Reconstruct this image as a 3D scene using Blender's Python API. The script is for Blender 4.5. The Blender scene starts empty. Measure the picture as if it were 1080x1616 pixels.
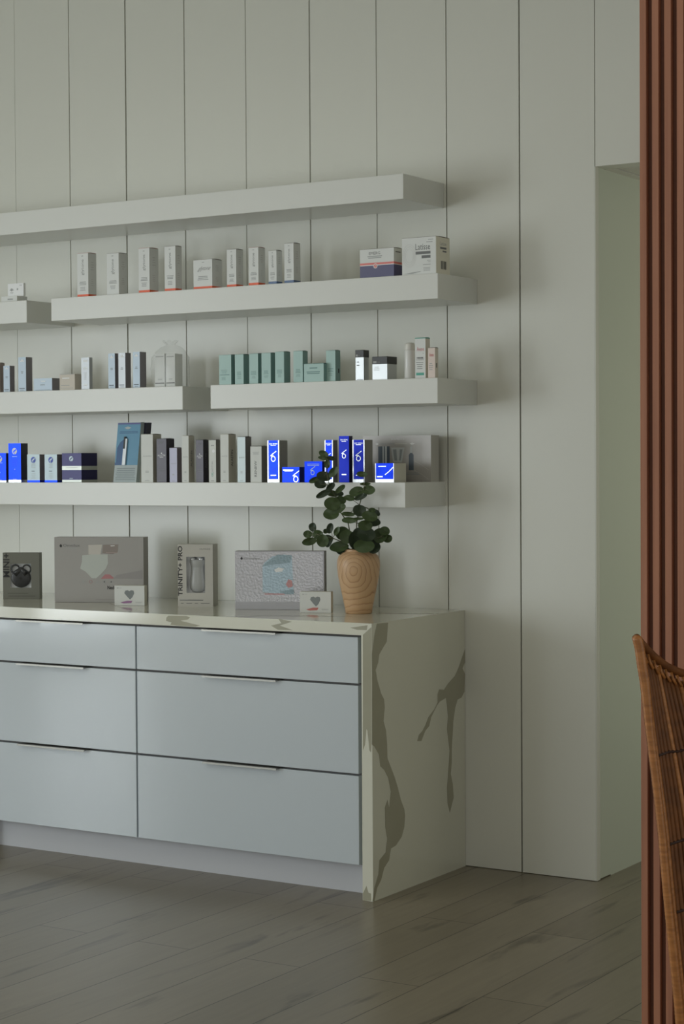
import bpy, bmesh, math, random
from mathutils import Vector, Matrix
from mathutils.geometry import tessellate_polygon
random.seed(7)
SC = bpy.context.scene
COL = SC.collection
R = math.radians

# ------------------------------------------------------------------ camera
cam_data = bpy.data.cameras.new('camera')
cam = bpy.data.objects.new('camera', cam_data); COL.objects.link(cam)
YAW, PITCH, ROLL = -0.557388, -0.025758, -0.006136
_s, _c = math.sin(-YAW), math.cos(YAW)
fwd = Vector((-_s*math.cos(PITCH), _c*math.cos(PITCH), math.sin(PITCH)))
rt0 = Vector((_c, _s, 0)); up0 = rt0.cross(fwd)
rt = math.cos(ROLL)*rt0 + math.sin(ROLL)*up0
up = -math.sin(ROLL)*rt0 + math.cos(ROLL)*up0
M = Matrix((rt, up, -fwd)).transposed().to_4x4()
M.translation = Vector((3.200679, -5.957169, 1.43925))
cam.matrix_world = M
cam_data.sensor_fit = 'VERTICAL'; cam_data.sensor_height = 36.0
cam_data.lens = 36.0*3000.571/1616.0
cam_data.clip_start = 0.05
SC.camera = cam

# ------------------------------------------------------------------ light
SC.view_settings.view_transform = 'Standard'; SC.view_settings.look = 'None'
SC.view_settings.exposure = -0.07; SC.view_settings.gamma = 1.0
SC.view_settings.use_curve_mapping = False
world = bpy.data.worlds.new('world'); SC.world = world; world.use_nodes = True
world.node_tree.nodes['Background'].inputs[0].default_value = (0.75, 0.86, 1.0, 1)
world.node_tree.nodes['Background'].inputs[1].default_value = 0.3
SC.cycles.max_bounces = 10; SC.cycles.diffuse_bounces = 6
WIN_Z0, WIN_Z1 = 0.25, 2.75
COOL = (0.90, 0.97, 1.0); SOFT = (1.0, 0.97, 0.84)
# daylight windows plus added fill lights: wall, from, to, sill, head, radiance, colour
WINDOWS_AND_FILLS = [
    ('front', -5.8, -4.4, WIN_Z0, WIN_Z1, 1.9, COOL), ('front', -4.2, -2.9, WIN_Z0, WIN_Z1, 2.0, COOL),
    ('front', 0.3, 4.2, WIN_Z0, WIN_Z1, 0.82, SOFT),  # unseen window added behind the camera as soft fill
    ('left', -7.3, -5.9, WIN_Z0, WIN_Z1, 12.6, COOL), ('left', -5.7, -4.3, WIN_Z0, WIN_Z1, 4.6, COOL),
    ('right', -4.2, -1.2, WIN_Z0, WIN_Z1, 0.55, SOFT),  # unseen window added to brighten faces turned right
    ('hall', 0.5, 2.2, 0.6, 2.2, 0.95, SOFT), ('ceiling', -4.0, 1.5, -5.0, -2.0, 0.36, SOFT)]  # hall and ceiling fill lights
for side, a, b, z0, z1, rad, col in WINDOWS_AND_FILLS:
    ld = bpy.data.lights.new('daylight_and_fill', 'AREA'); ld.shape = 'RECTANGLE'
    ld.size, ld.size_y = b-a, z1-z0
    ld.energy = rad*math.pi*ld.size*ld.size_y; ld.color = col
    lo = bpy.data.objects.new('daylight_and_fill', ld); COL.objects.link(lo)
    m, z = (a+b)/2, (z0+z1)/2
    lo.location, lo.rotation_euler = {'front': ((m, -7.62, z), (R(90), 0, 0)), 'left': ((-6.12, m, z), (R(90), 0, R(-90))),
        'right': ((4.62, m, z), (R(90), 0, R(90))), 'hall': ((2.19, m, z), (R(90), 0, R(90))), 'ceiling': ((m, z, 3.39), (0, 0, 0))}[side]

# ------------------------------------------------------------------ helpers
def lin(r, g, b):
    f = lambda v: v/255/12.92 if v/255 <= .04045 else ((v/255+.055)/1.055)**2.4
    return (f(r), f(g), f(b), 1.0)
MATS = {}
def mat(name, rgb, rough=.5, metal=0.0, spec=.5, coat=0.0, noise=0.0, nscale=8.0, bump=0.0, bscale=60.0):
    if name in MATS: return MATS[name]
    m = bpy.data.materials.new(name); m.use_nodes = True
    nt = m.node_tree; b = nt.nodes['Principled BSDF']
    b.inputs['Base Color'].default_value = lin(*rgb)
    b.inputs['Roughness'].default_value = rough; b.inputs['Metallic'].default_value = metal
    b.inputs['Specular IOR Level'].default_value = spec; b.inputs['Coat Weight'].default_value = coat
    tc = nt.nodes.new('ShaderNodeTexCoord')
    if noise:
        n = nt.nodes.new('ShaderNodeTexNoise'); n.inputs['Scale'].default_value = nscale; n.inputs['Detail'].default_value = 5
        nt.links.new(tc.outputs['Object'], n.inputs['Vector'])
        h = nt.nodes.new('ShaderNodeHueSaturation'); h.inputs['Color'].default_value = lin(*rgb)
        mr = nt.nodes.new('ShaderNodeMapRange'); mr.inputs['To Min'].default_value = 1-noise; mr.inputs['To Max'].default_value = 1+noise
        nt.links.new(n.outputs['Fac'], mr.inputs['Value']); nt.links.new(mr.outputs['Result'], h.inputs['Value'])
        nt.links.new(h.outputs['Color'], b.inputs['Base Color'])
    if bump:
        n2 = nt.nodes.new('ShaderNodeTexNoise'); n2.inputs['Scale'].default_value = bscale; n2.inputs['Detail'].default_value = 4
        nt.links.new(tc.outputs['Object'], n2.inputs['Vector'])
        bp = nt.nodes.new('ShaderNodeBump'); bp.inputs['Strength'].default_value = bump; bp.inputs['Distance'].default_value = .004
        nt.links.new(n2.outputs['Fac'], bp.inputs['Height']); nt.links.new(bp.outputs['Normal'], b.inputs['Normal'])
    MATS[name] = m
    return m

class MB:
    """collects faces of one mesh object, each with its own material"""
    def __init__(s): s.v = []; s.f = []; s.m = []; s.sm = []; s.mats = []
    def mi(s, m):
        if m not in s.mats: s.mats.append(m)
        return s.mats.index(m)
    def add(s, vs, fs, m, smooth=False):
        o = len(s.v); s.v += [tuple(v) for v in vs]; k = s.mi(m)
        for f in fs: s.f.append([i+o for i in f]); s.m.append(k); s.sm.append(smooth)
    def box(s, x0, x1, y0, y1, z0, z1, m):
        vs = [(x, y, z) for z in (z0, z1) for y in (y0, y1) for x in (x0, x1)]
        s.add(vs, [(0,2,3,1), (4,5,7,6), (0,1,5,4), (2,6,7,3), (0,4,6,2), (1,3,7,5)], m)
    def bbox(s, x0, x1, y0, y1, z0, z1, m, r=.002, seg=2):
        bm = bmesh.new(); bmesh.ops.create_cube(bm, size=1)
        for v in bm.verts:
            v.co = Vector(((x0+x1)/2+v.co.x*(x1-x0), (y0+y1)/2+v.co.y*(y1-y0), (z0+z1)/2+v.co.z*(z1-z0)))
        bmesh.ops.bevel(bm, geom=bm.edges[:], offset=r, segments=seg, affect='EDGES', profile=.5)
        s.bm(bm, m)
    def bm(s, bm, m, smooth=False):
        bm.verts.index_update()
        s.add([v.co[:] for v in bm.verts], [[v.index for v in f.verts] for f in bm.faces], m, smooth); bm.free()
    def tube(s, pts, rad, m, seg=10, cap=True):
        P = [Vector(p) for p in pts]; n = len(P)
        rs = rad if isinstance(rad, (list, tuple)) else [rad]*n
        vs = []; ref = None
        for i in range(n):
            t = (P[min(i+1, n-1)]-P[max(i-1, 0)]).normalized()
            if ref is None: ref = t.orthogonal().normalized()
            a = (ref-t*ref.dot(t)).normalized(); ref = a; b = t.cross(a)
            for k in range(seg):
                w = 2*math.pi*k/seg; vs.append(P[i]+(a*math.cos(w)+b*math.sin(w))*rs[i])
        fs = [(i*seg+k, i*seg+(k+1) % seg, (i+1)*seg+(k+1) % seg, (i+1)*seg+k) for i in range(n-1) for k in range(seg)]
        if cap: fs += [tuple(range(seg-1, -1, -1)), tuple((n-1)*seg+k for k in range(seg))]
        s.add(vs, fs, m, True)
    def lathe(s, prof, m, seg=40, c=(0, 0)):
        n = len(prof)
        vs = [(c[0]+r*math.cos(2*math.pi*k/seg), c[1]+r*math.sin(2*math.pi*k/seg), z) for r, z in prof for k in range(seg)]
        fs = [(i*seg+k, i*seg+(k+1) % seg, (i+1)*seg+(k+1) % seg, (i+1)*seg+k) for i in range(n-1) for k in range(seg)]
        fs += [tuple(range(seg-1, -1, -1)), tuple((n-1)*seg+k for k in range(seg))]
        s.add(vs, fs, m, True)
    def poly(s, vs, m): s.add(vs, [tuple(range(len(vs)))], m)
    def build(s, name, parent=None, loc=(0, 0, 0), rz=0.0):
        me = bpy.data.meshes.new(name); me.from_pydata(s.v, [], s.f)
        for m in s.mats: me.materials.append(m)
        me.polygons.foreach_set('material_index', s.m); me.polygons.foreach_set('use_smooth', s.sm); me.update()
        o = bpy.data.objects.new(name, me); COL.objects.link(o)
        if parent is not None: o.parent = parent
        o.location = loc; o.rotation_euler = (0, 0, rz)
        return o

def tag(o, label, cat, group=None):
    o['label'] = label; o['category'] = cat
    if group: o['group'] = group
    return o
def struct(o): o['kind'] = 'structure'; return o
def empty(name, loc, rz=0.0):
    o = bpy.data.objects.new(name, None); COL.objects.link(o); o.location = loc; o.rotation_euler = (0, 0, rz)
    o.empty_display_size = .05
    return o

_txt = {}
def text_faces(s, bold=0.0):
    """vertices (unit box) and faces of a string in the built-in font"""
    if (s, bold) not in _txt:
        cu = bpy.data.curves.new('lettering', 'FONT'); cu.body = s; cu.resolution_u = 2; cu.offset = bold
        ob = bpy.data.objects.new('lettering', cu); COL.objects.link(ob)
        bpy.context.view_layer.update()
        me = bpy.data.meshes.new_from_object(ob.evaluated_get(bpy.context.evaluated_depsgraph_get()))
        vs = [v.co.copy() for v in me.vertices]; fs = [tuple(p.vertices) for p in me.polygons]
        bpy.data.objects.remove(ob); bpy.data.curves.remove(cu); bpy.data.meshes.remove(me)
        x0 = min(v.x for v in vs); x1 = max(v.x for v in vs); y0 = min(v.y for v in vs); y1 = max(v.y for v in vs)
        _txt[(s, bold)] = ([((v.x-x0)/(x1-x0), (v.y-y0)/(y1-y0)) for v in vs], fs)
    return _txt[(s, bold)]

class Face:
    """prints decals on a flat face: u right, v up, both 0..1 over w x h"""
    EPS = .00035
    def __init__(s, mb, org, U, V, N, w, h):
        s.mb, s.o, s.U, s.V, s.N, s.w, s.h, s.k, s.n = mb, Vector(org), Vector(U), Vector(V), Vector(N), w, h, 1, 0
    def p(s, u, v, lift=None): return s.o+s.U*(u*s.w)+s.V*(v*s.h)+s.N*(s.EPS*(s.k if lift is None else lift)+s.n*5e-6)
    def layer(s, k): s.k = k; return s
    def rect(s, u0, v0, u1, v1, m): s.n += 1; s.mb.poly([s.p(u0, v0), s.p(u1, v0), s.p(u1, v1), s.p(u0, v1)], m)
    def poly(s, pts, m): s.n += 1; s.mb.poly([s.p(u, v) for u, v in pts], m)
    def text(s, t, u0, v0, u1, v1, m, rot=False, shear=0.0, bold=0.0):
        s.n += 1; vs, fs = text_faces(t, bold); out = []
        for x, y in vs:
            x = x+shear*y
            if rot: out.append(s.p(u1-(u1-u0)*y, v0+(v1-v0)*x))
            else: out.append(s.p(u0+(u1-u0)*x, v0+(v1-v0)*y))
        s.mb.add(out, fs, m)
    def disc(s, u, v, r, m, seg=20, sq=1.0):        # r in metres
        s.n += 1; s.mb.poly([s.p(u+r*math.cos(2*math.pi*k/seg)/s.w, v+sq*r*math.sin(2*math.pi*k/seg)/s.h) for k in range(seg)], m)
    def ring(s, u, v, r, t, m, seg=24, sq=1.0):
        vs = []; s.n += 1
        for k in range(seg):
            c, d = math.cos(2*math.pi*k/seg), math.sin(2*math.pi*k/seg)
            vs += [s.p(u+r*c/s.w, v+sq*r*d/s.h), s.p(u+(r-t)*c/s.w, v+(sq*r-t)*d/s.h)]
        s.mb.add(vs, [(2*k, 2*((k+1) % seg), 2*((k+1) % seg)+1, 2*k+1) for k in range(seg)], m)
    def stroke(s, pts, t, m):                        # polyline of thickness t metres
        for (a, b), (c, d) in zip(pts, pts[1:]):
            A = Vector((a*s.w, b*s.h)); B = Vector((c*s.w, d*s.h)); n = (B-A).normalized(); n = Vector((-n.y, n.x))*t/2
            s.n += 1; s.mb.poly([s.p(q.x/s.w, q.y/s.h) for q in (A-n, B-n, B+n, A+n)], m)
    def lines(s, u0, v0, u1, v1, n, m, fill=.45, ragged=.3):
        for i in range(n):
            y = v0+(v1-v0)*(i+.5)/n; hh = (v1-v0)/n*fill/2
            cut = (u1-u0)*ragged*random.random()/2
            s.rect(u0+cut, y-hh, u1-cut, y+hh, m)
def print_zo(F, u, v, r, m):
    """slashed-ring monogram: an open loop under a rising diagonal with a small tick"""
    t = r*.20
    F.ring(u, v-r*.25/F.h, r*.72, t, m, sq=1.05)
    F.stroke([(u-r*.85/F.w, v+r*.55/F.h), (u-r*.45/F.w, v+r*.85/F.h), (u+r*.95/F.w, v+r*1.75/F.h)], t, m)
    F.stroke([(u-r*.80/F.w, v+r*.5/F.h), (u+r*.1/F.w, v+r*.55/F.h)], t, m)
def print_split_disc(F, u, v, r, m, bg):
    """round emblem cut by a leaf-shaped S gap"""
    F.layer(2).disc(u, v, r, m)
    F.layer(3).poly([(u-r*.75/F.w, v-r*.5/F.h), (u-r*.1/F.w, v-r*.25/F.h), (u+r*.35/F.w, v+r*.05/F.h), (u+r*.95/F.w, v+r*.75/F.h),
                     (u+r*.15/F.w, v+r*.45/F.h), (u-r*.35/F.w, v+r*.1/F.h)], bg)
    F.poly([(u-r*.05/F.w, v-r*1.05/F.h), (u+r*.12/F.w, v-r*1.05/F.h), (u-r*.12/F.w, v-r*.3/F.h), (u-r*.3/F.w, v-r*.35/F.h)], bg)
    F.layer(1)

def carton(spec, name, label, cat, group, front, side=None, bands=(), prints=None, sprints=None, yaw=0.0, top=None, flap=True, seams=True):
    """one folded carton as one mesh. spec = x0, x1, y of its front, depth, z0, z1 (metres).
    bands = (v0, v1, material) rings printed right round the carton."""
    x0, x1, yf, d, z0, z1 = spec
    w, h = x1-x0, z1-z0
    side = side or front
    mb = MB()
    cuts = sorted({0.0, 1.0} | {b[0] for b in bands} | {b[1] for b in bands})
    for a, b in zip(cuts, cuts[1:]):
        mid = (a+b)/2; mf, ms = front, side
        for c0, c1, cm in bands:
            if c0 <= mid <= c1: mf = ms = cm
        za, zb = a*h, b*h; xa, xb = -w/2, w/2
        mb.poly([(xa, 0, za), (xb, 0, za), (xb, 0, zb), (xa, 0, zb)], mf)
        mb.poly([(xb, 0, za), (xb, d, za), (xb, d, zb), (xb, 0, zb)], ms)
        mb.poly([(xb, d, za), (xa, d, za), (xa, d, zb), (xb, d, zb)], ms)
        mb.poly([(xa, d, za), (xa, 0, za), (xa, 0, zb), (xa, d, zb)], ms)
    mb.poly([(-w/2, 0, 0), (-w/2, d, 0), (w/2, d, 0), (w/2, 0, 0)], side)
    mb.poly([(-w/2, 0, h), (w/2, 0, h), (w/2, d, h), (-w/2, d, h)], side)
    if flap:                                    # tuck flap bowing up a little above the top
        n = 6; T = .0006; vs = []
        for i in range(n+1):
            y = d*i/n; z = h+.0004+.0016*math.sin(math.pi*min(1, i/n*1.0))
            vs += [(-w/2, y, z), (w/2, y, z), (-w/2, y, z+T), (w/2, y, z+T)]
        fs = []
        for i in range(n):
            a = 4*i; b = a+4
            fs += [(a, b, b+1, a+1), (a+2, a+3, b+3, b+2), (a, a+2, b+2, b), (a+1, b+1, b+3, a+3)]
        fs += [(0, 1, 3, 2), (4*n, 4*n+2, 4*n+3, 4*n+1)]
        mb.add(vs, fs, top or side)
    if prints: prints(Face(mb, (-w/2, 0, 0), (1, 0, 0), (0, 0, 1), (0, -1, 0), w, h))
    if sprints: sprints(Face(mb, (w/2, 0, 0), (0, 1, 0), (0, 0, 1), (1, 0, 0), d, h))
    o = mb.build(name, None, ((x0+x1)/2, yf, z0), yaw)
    return tag(o, label, cat, group)

# ------------------------------------------------------------------ materials
WALL = mat('painted_wall', (220, 220, 211), rough=.27, noise=.012, nscale=2)
HALL = mat('hall_paint', (206, 212, 198), rough=.3)
CEIL = mat('ceiling_paint', (225, 224, 216), rough=.8)
DARK = mat('shadow_gap', (48, 48, 44), rough=.9)
SHELF = mat('shelf_lacquer', (223, 224, 219), rough=.3, noise=.01, nscale=3)
GLOSS = mat('white_gloss_front', (196, 204, 210), rough=.16, coat=.4)
KICK = mat('plinth_white', (200, 201, 206), rough=.4)
EDGE = mat('carcass_edge', (112, 108, 104), rough=.6)
STEEL = mat('brushed_steel', (150, 148, 142), rough=.4, metal=1)
MARBLE = mat('white_quartz', (216, 215, 200), rough=.09, noise=.03, nscale=4)
VEIN = mat('quartz_vein', (164, 161, 141), rough=.09, noise=.05, nscale=14)
VEINF = mat('quartz_vein_faint', (194, 190, 172), rough=.09)
INK = mat('ink_grey', (120, 122, 122), rough=.6)
INKF = mat('ink_faint', (204, 204, 202), rough=.6)
INKM = mat('ink_mid', (152, 154, 153), rough=.6)
INKL = mat('ink_pale', (172, 174, 174), rough=.6)
INKD = mat('ink_dark', (44, 44, 46), rough=.5)
WPRINT = mat('white_print', (240, 241, 242), rough=.4)
WHITE = mat('white_card', (226, 228, 226), rough=.45)
ORANGE = mat('orange_band', (240, 96, 44), rough=.4)
BLUEB = mat('steel_blue_band', (92, 118, 158), rough=.4)

def floor_material():
    m = bpy.data.materials.new('floor_planks'); m.use_nodes = True
    nt = m.node_tree; N = nt.nodes; L = nt.links; b = N['Principled BSDF']
    tc = N.new('ShaderNodeTexCoord'); mp = N.new('ShaderNodeMapping')
    mp.inputs['Rotation'].default_value = (0, 0, R(90)); mp.inputs['Location'].default_value = (0.455, 0.152, 0)
    L.new(tc.outputs['Object'], mp.inputs['Vector'])
    br = N.new('ShaderNodeTexBrick')
    br.inputs['Scale'].default_value = 1; br.inputs['Brick Width'].default_value = 1.9; br.inputs['Row Height'].default_value = .1953
    br.inputs['Mortar Size'].default_value = .0017; br.inputs['Mortar Smooth'].default_value = .1
    br.offset = .37; br.offset_frequency = 2; br.inputs['Bias'].default_value = 0
    br.inputs['Color1'].default_value = lin(136, 127, 110); br.inputs['Color2'].default_value = lin(124, 115, 98)
    br.inputs['Mortar'].default_value = lin(56, 48, 40)
    L.new(mp.outputs['Vector'], br.inputs['Vector'])
    def stretched(sx, sy, detail, lac=2.0):
        q = N.new('ShaderNodeMapping'); q.inputs['Scale'].default_value = (sx, sy, 1); L.new(tc.outputs['Object'], q.inputs['Vector'])
        n = N.new('ShaderNodeTexNoise'); n.inputs['Scale'].default_value = 1; n.inputs['Detail'].default_value = detail
        n.inputs['Distortion'].default_value = .6
        L.new(q.outputs['Vector'], n.inputs['Vector']); return n
    g1 = stretched(11, 1.5, 9); g2 = stretched(60, 4, 5); g3 = stretched(2.2, .8, 3)
    def ramp(n, a, c0, c, c1):
        r = N.new('ShaderNodeValToRGB'); e = r.color_ramp.elements
        e[0].position = a; e[0].color = (c0,)*3+(1,); e[1].position = c; e[1].color = (c1,)*3+(1,)
        L.new(n.outputs['Fac'], r.inputs['Fac']); return r
    r1 = ramp(g1, .31, .52, .41, 1.0); r2 = ramp(g2, .3, .93, .7, 1.04); r3 = ramp(g3, .3, .88, .7, 1.08)
    col = br.outputs['Color']
    for r in (r1, r2, r3):
        x = N.new('ShaderNodeMix'); x.data_type = 'RGBA'; x.blend_type = 'MULTIPLY'; x.inputs[0].default_value = 1
        L.new(col, x.inputs[6]); L.new(r.outputs['Color'], x.inputs[7]); col = x.outputs[2]
    L.new(col, b.inputs['Base Color'])
    b.inputs['Roughness'].default_value = .33; b.inputs['Specular IOR Level'].default_value = .4
    return m
FLOOR = floor_material()

# ------------------------------------------------------------------ room shell
JX, LZ, CZ = .507, 2.44, 3.4                     # doorway edge, doorway head, ceiling
SX0, SP = -0.0658, 0.28835                       # board joints of the panelled wall
mb = MB(); mb.box(-6, 4.5, -7.6, 2.7, -.1, 0, FLOOR); struct(mb.build('floor'))
mb = MB(); mb.box(-6, 4.5, -7.6, .0, CZ, CZ+.1, CEIL); struct(mb.build('ceiling'))
gaps = {1: .0056, 0: .0042, -1: .0036, -2: .0052, -3: .0032, -4: .0046, -5: .0066, -6: .0044, -7: .0016}
mb = MB()
mb.box(-6, JX-.1, .012, .12, 0, CZ, DARK)
edges = [(SX0+k*SP, gaps.get(k, .003)) for k in range(-20, 2)]
xs = -6.0
for x, g in edges+[(JX-.001, 0.0)]:
    mb.box(xs, x-g/2, 0, .012, 0.002, CZ, WALL); xs = x+g/2
mb.box(JX-.1, JX-.0005, .012, .12, 0.004, CZ, WALL)
struct(mb.build('wall_back'))
mb = MB()                                        # wall over the doorway
x0 = JX+.002
for k in range(3, 9):
    x1 = SX0+k*SP; mb.box(x0, min(x1-.0015, 2.2), 0, .012, LZ, CZ, WALL); x0 = x1+.0015
mb.box(JX, 2.2, .013, .084, LZ, CZ, WALL)
struct(mb.build('wall_lintel'))
mb = MB()                                        # hall ceiling with its shadow slot
mb.box(JX, .545, .084, 2.6, LZ, LZ+.03, CEIL); mb.box(.557, 2.2, .084, 2.6, LZ, LZ+.03, CEIL)
mb.box(.5452, .5568, .0842, 2.6, LZ+.006, LZ+.03, DARK)  # dark strip paints in the slot's shade
struct(mb.build('ceiling_hall'))
mb = MB(); mb.box(JX-.1, JX, .1201, 2.6, 0, LZ+.1, HALL); mb.box(JX-.0004, JX, .0, .1201, .004, LZ, HALL); struct(mb.build('wall_hall_left'))
mb = MB(); mb.box(JX-.1, 2.3, 2.6, 2.7, 0, LZ+.1, HALL); struct(mb.build('wall_hall_end'))
mb = MB(); mb.box(2.2, 2.3, 0, 2.6, 0, CZ, HALL); mb.box(2.3, 4.5, 0, .12, 0, CZ, WALL); struct(mb.build('wall_hall_right'))
mb = MB(); mb.box(JX, JX+.0022, .0, .026, 0.002, LZ, WALL); struct(mb.build('trim_1'))
def wall_with_openings(name, side, L0, L1, place):
    mb = MB(); ops = [o for o in WINDOWS_AND_FILLS if o[0] == side]
    place(mb, L0, L1, 0, WIN_Z0); place(mb, L0, L1, WIN_Z1, CZ); xs = L0
    for o in ops: place(mb, xs, o[1], WIN_Z0, WIN_Z1); xs = o[2]
    place(mb, xs, L1, WIN_Z0, WIN_Z1); struct(mb.build(name))
wall_with_openings('wall_front', 'front', -6, 4.5, lambda m, a, b, z0, z1: m.box(a, b, -7.6, -7.5, z0, z1, WALL))
wall_with_openings('wall_left', 'left', -7.6, .12, lambda m, a, b, z0, z1: m.box(-6.1, -6, a, b, z0, z1, WALL))
wall_with_openings('wall_right', 'right', -7.6, .12, lambda m, a, b, z0, z1: m.box(4.5, 4.6, a, b, z0, z1, WALL))

# ------------------------------------------------------------------ drawers and worktop
D = .6439; H = .914; T = .04
ct = empty('worktop', (0, 0, 0))
tag(ct, 'white quartz worktop with grey veins and a waterfall end panel', 'countertop')
def veined(mb, axis, polys, off, m):
    """flat vein shapes inlaid in a slab face"""
    for pts in polys:
        vs = [(a, off, b) if axis == 'y' else (off, a, b) if axis == 'x' else (a, b, off) for a, b in pts]
        tri = tessellate_polygon([[Vector((a, b, 0)) for a, b in pts]])
        want = Vector((1, 0, 0)) if axis == 'x' else Vector((0, -1, 0)) if axis == 'y' else Vector((0, 0, 1))
        fs = []
        for i, j, k in tri:
            nn = (Vector(vs[j])-Vector(vs[i])).cross(Vector(vs[k])-Vector(vs[i]))
            if nn.length > 1e-9: fs.append((i, j, k) if nn.dot(want) > 0 else (i, k, j))
        mb.add(vs, fs, m)
V1= [(-0.5378, 0.9091), (-0.5474, 0.8467), (-0.5705, 0.8292), (-0.596, 0.8088), (-0.6026, 0.7835), (-0.6192, 0.7593), (-0.6095, 0.726), (-0.5848, 0.6782), (-0.5661, 0.6567), (-0.5625, 0.6303), (-0.5707, 0.5858), (-0.5545, 0.5513), (-0.5486, 0.5049), (-0.5466, 0.459), (-0.5175, 0.4157), (-0.4984, 0.3867), (-0.4793, 0.351), (-0.4602, 0.3085), (-0.4369, 0.2718), (-0.4319, 0.2511), (-0.4375, 0.2122), (-0.455, 0.182), (-0.4944, 0.1591), (-0.5267, 0.1549), (-0.54, 0.1179), (-0.5722, 0.0977), (-0.5916, 0.0622), (-0.6171, 0.0411), (-0.6363, -0.0005), (-0.6488, 0.002), (-0.6358, 0.0447), (-0.6103, 0.0852), (-0.6035, 0.1294), (-0.5627, 0.1482), (-0.552, 0.192), (-0.5643, 0.2333), (-0.5662, 0.2988), (-0.548, 0.3221), (-0.5381, 0.2944), (-0.5273, 0.3451), (-0.5434, 0.3932), (-0.5686, 0.4229), (-0.5938, 0.4394), (-0.6022, 0.4794), (-0.6307, 0.5091), (-0.6468, 0.5176), (-0.6435, 0.813), (-0.6266, 0.8758), (-0.61, 0.9119)]
V2= [(-0.0002, 0.7768), (-0.0269, 0.7443), (-0.0491, 0.715), (-0.0783, 0.6866), (-0.1287, 0.6641), (-0.1573, 0.6464), (-0.1924, 0.6515), (-0.2038, 0.6342), (-0.2041, 0.607), (-0.228, 0.5859), (-0.2697, 0.5635), (-0.2905, 0.539), (-0.3111, 0.5213), (-0.3356, 0.5109), (-0.348, 0.491), (-0.3183, 0.4872), (-0.2907, 0.5188), (-0.2631, 0.5323), (-0.249, 0.5611), (-0.207, 0.5971), (-0.1858, 0.6084), (-0.1434, 0.6161), (-0.1366, 0.5892), (-0.1298, 0.5472), (-0.1374, 0.5068), (-0.1305, 0.4784), (-0.1196, 0.4287), (-0.1243, 0.3879), (-0.1319, 0.3407), (-0.1394, 0.3005), (-0.1356, 0.2447), (-0.1189, 0.2076), (-0.1043, 0.2329), (-0.0896, 0.2584), (-0.0964, 0.3079), (-0.1104, 0.3445), (-0.1028, 0.385), (-0.1023, 0.4333), (-0.0946, 0.4877), (-0.0899, 0.5287), (-0.075, 0.5754), (-0.0574, 0.6012), (-0.0282, 0.605), (-0.0061, 0.6236), (-0.0011, 0.686), (-0.0199, 0.7088), (-0.0007, 0.7279)]
F1 = [(-0.0331, 0.8758), (-0.0007, 0.9029), (-0.0033, 0.517), (-0.0049, 0.4911), (-0.0109, 0.4971), (-0.018, 0.561), (-0.0217, 0.5672), (-0.0273, 0.5152), (-0.0357, 0.4952)]
F2 = [(-0.0252, 0.0499), (-0.0389, 0.0224), (-0.0391, -0.0003), (-0.0067, 0.0022), (-0.008, 0.026), (-0.0178, 0.0281)]
S1 = [(-0.8298, 0.9093), (-0.7523, 0.9112), (-0.7362, 0.9063), (-0.7443, 0.8994), (-0.7769, 0.8933), (-0.7444, 0.888), (-0.6921, 0.8796), (-0.7123, 0.8756), (-0.7933, 0.8762), (-0.8219, 0.8784), (-0.8157, 0.8852), (-0.8403, 0.8908), (-0.8381, 0.9024)]
S2 = [(-0.3682, 0.9166), (-0.3114, 0.9081), (-0.3613, 0.8931), (-0.3088, 0.8798), (-0.3685, 0.8786), (-0.3971, 0.8917), (-0.3541, 0.9017)]
S3 = [(-0.0825, 0.8973), (-0.0148, 0.9082), (-0.0189, 0.8918), (-0.0554, 0.8915)]
E0 = .0003
def prism_y(mb, prof, y0, y1, m):
    n = len(prof); vs = [(x, y0, z) for x, z in prof]+[(x, y1, z) for x, z in prof]
    mb.add(vs, [tuple(range(n)), tuple(range(2*n-1, n-1, -1))]+[(i, n+i, n+(i+1) % n, (i+1) % n) for i in range(n)], m)
mb = MB()
prism_y(mb, [(-2.72, H-T), (-T, H-T), (0, H), (-2.72, H)], -D, -.002, MARBLE)
veined(mb, 'y', [S1, S2, S3], -D-E0, VEIN)
veined(mb, 'z', [[(-1.02, -.640), (-.93, -.640), (-.95, -.60), (-1.02, -.56), (-1.2, -.42), (-1.35, -.33), (-1.22, -.44), (-1.05, -.57)],
                 [(-.60, -.640), (-.54, -.640), (-.50, -.55), (-.36, -.46), (-.2, -.42), (-.37, -.49), (-.54, -.58)],
                 [(-.2, -.28), (.0, -.2), (-.02, -.16), (-.22, -.25)]], H+E0, VEINF)
mb.build('slab', ct)
mb = MB()
prism_y(mb, [(-T, 0), (0, 0), (0, H), (-T, H-T)], -D, -.002, MARBLE)
veined(mb, 'x', [V1, V2], E0, VEIN); veined(mb, 'y', [F1, F2], -D-E0, VEIN)
mb.build('waterfall_panel', ct)

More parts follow.
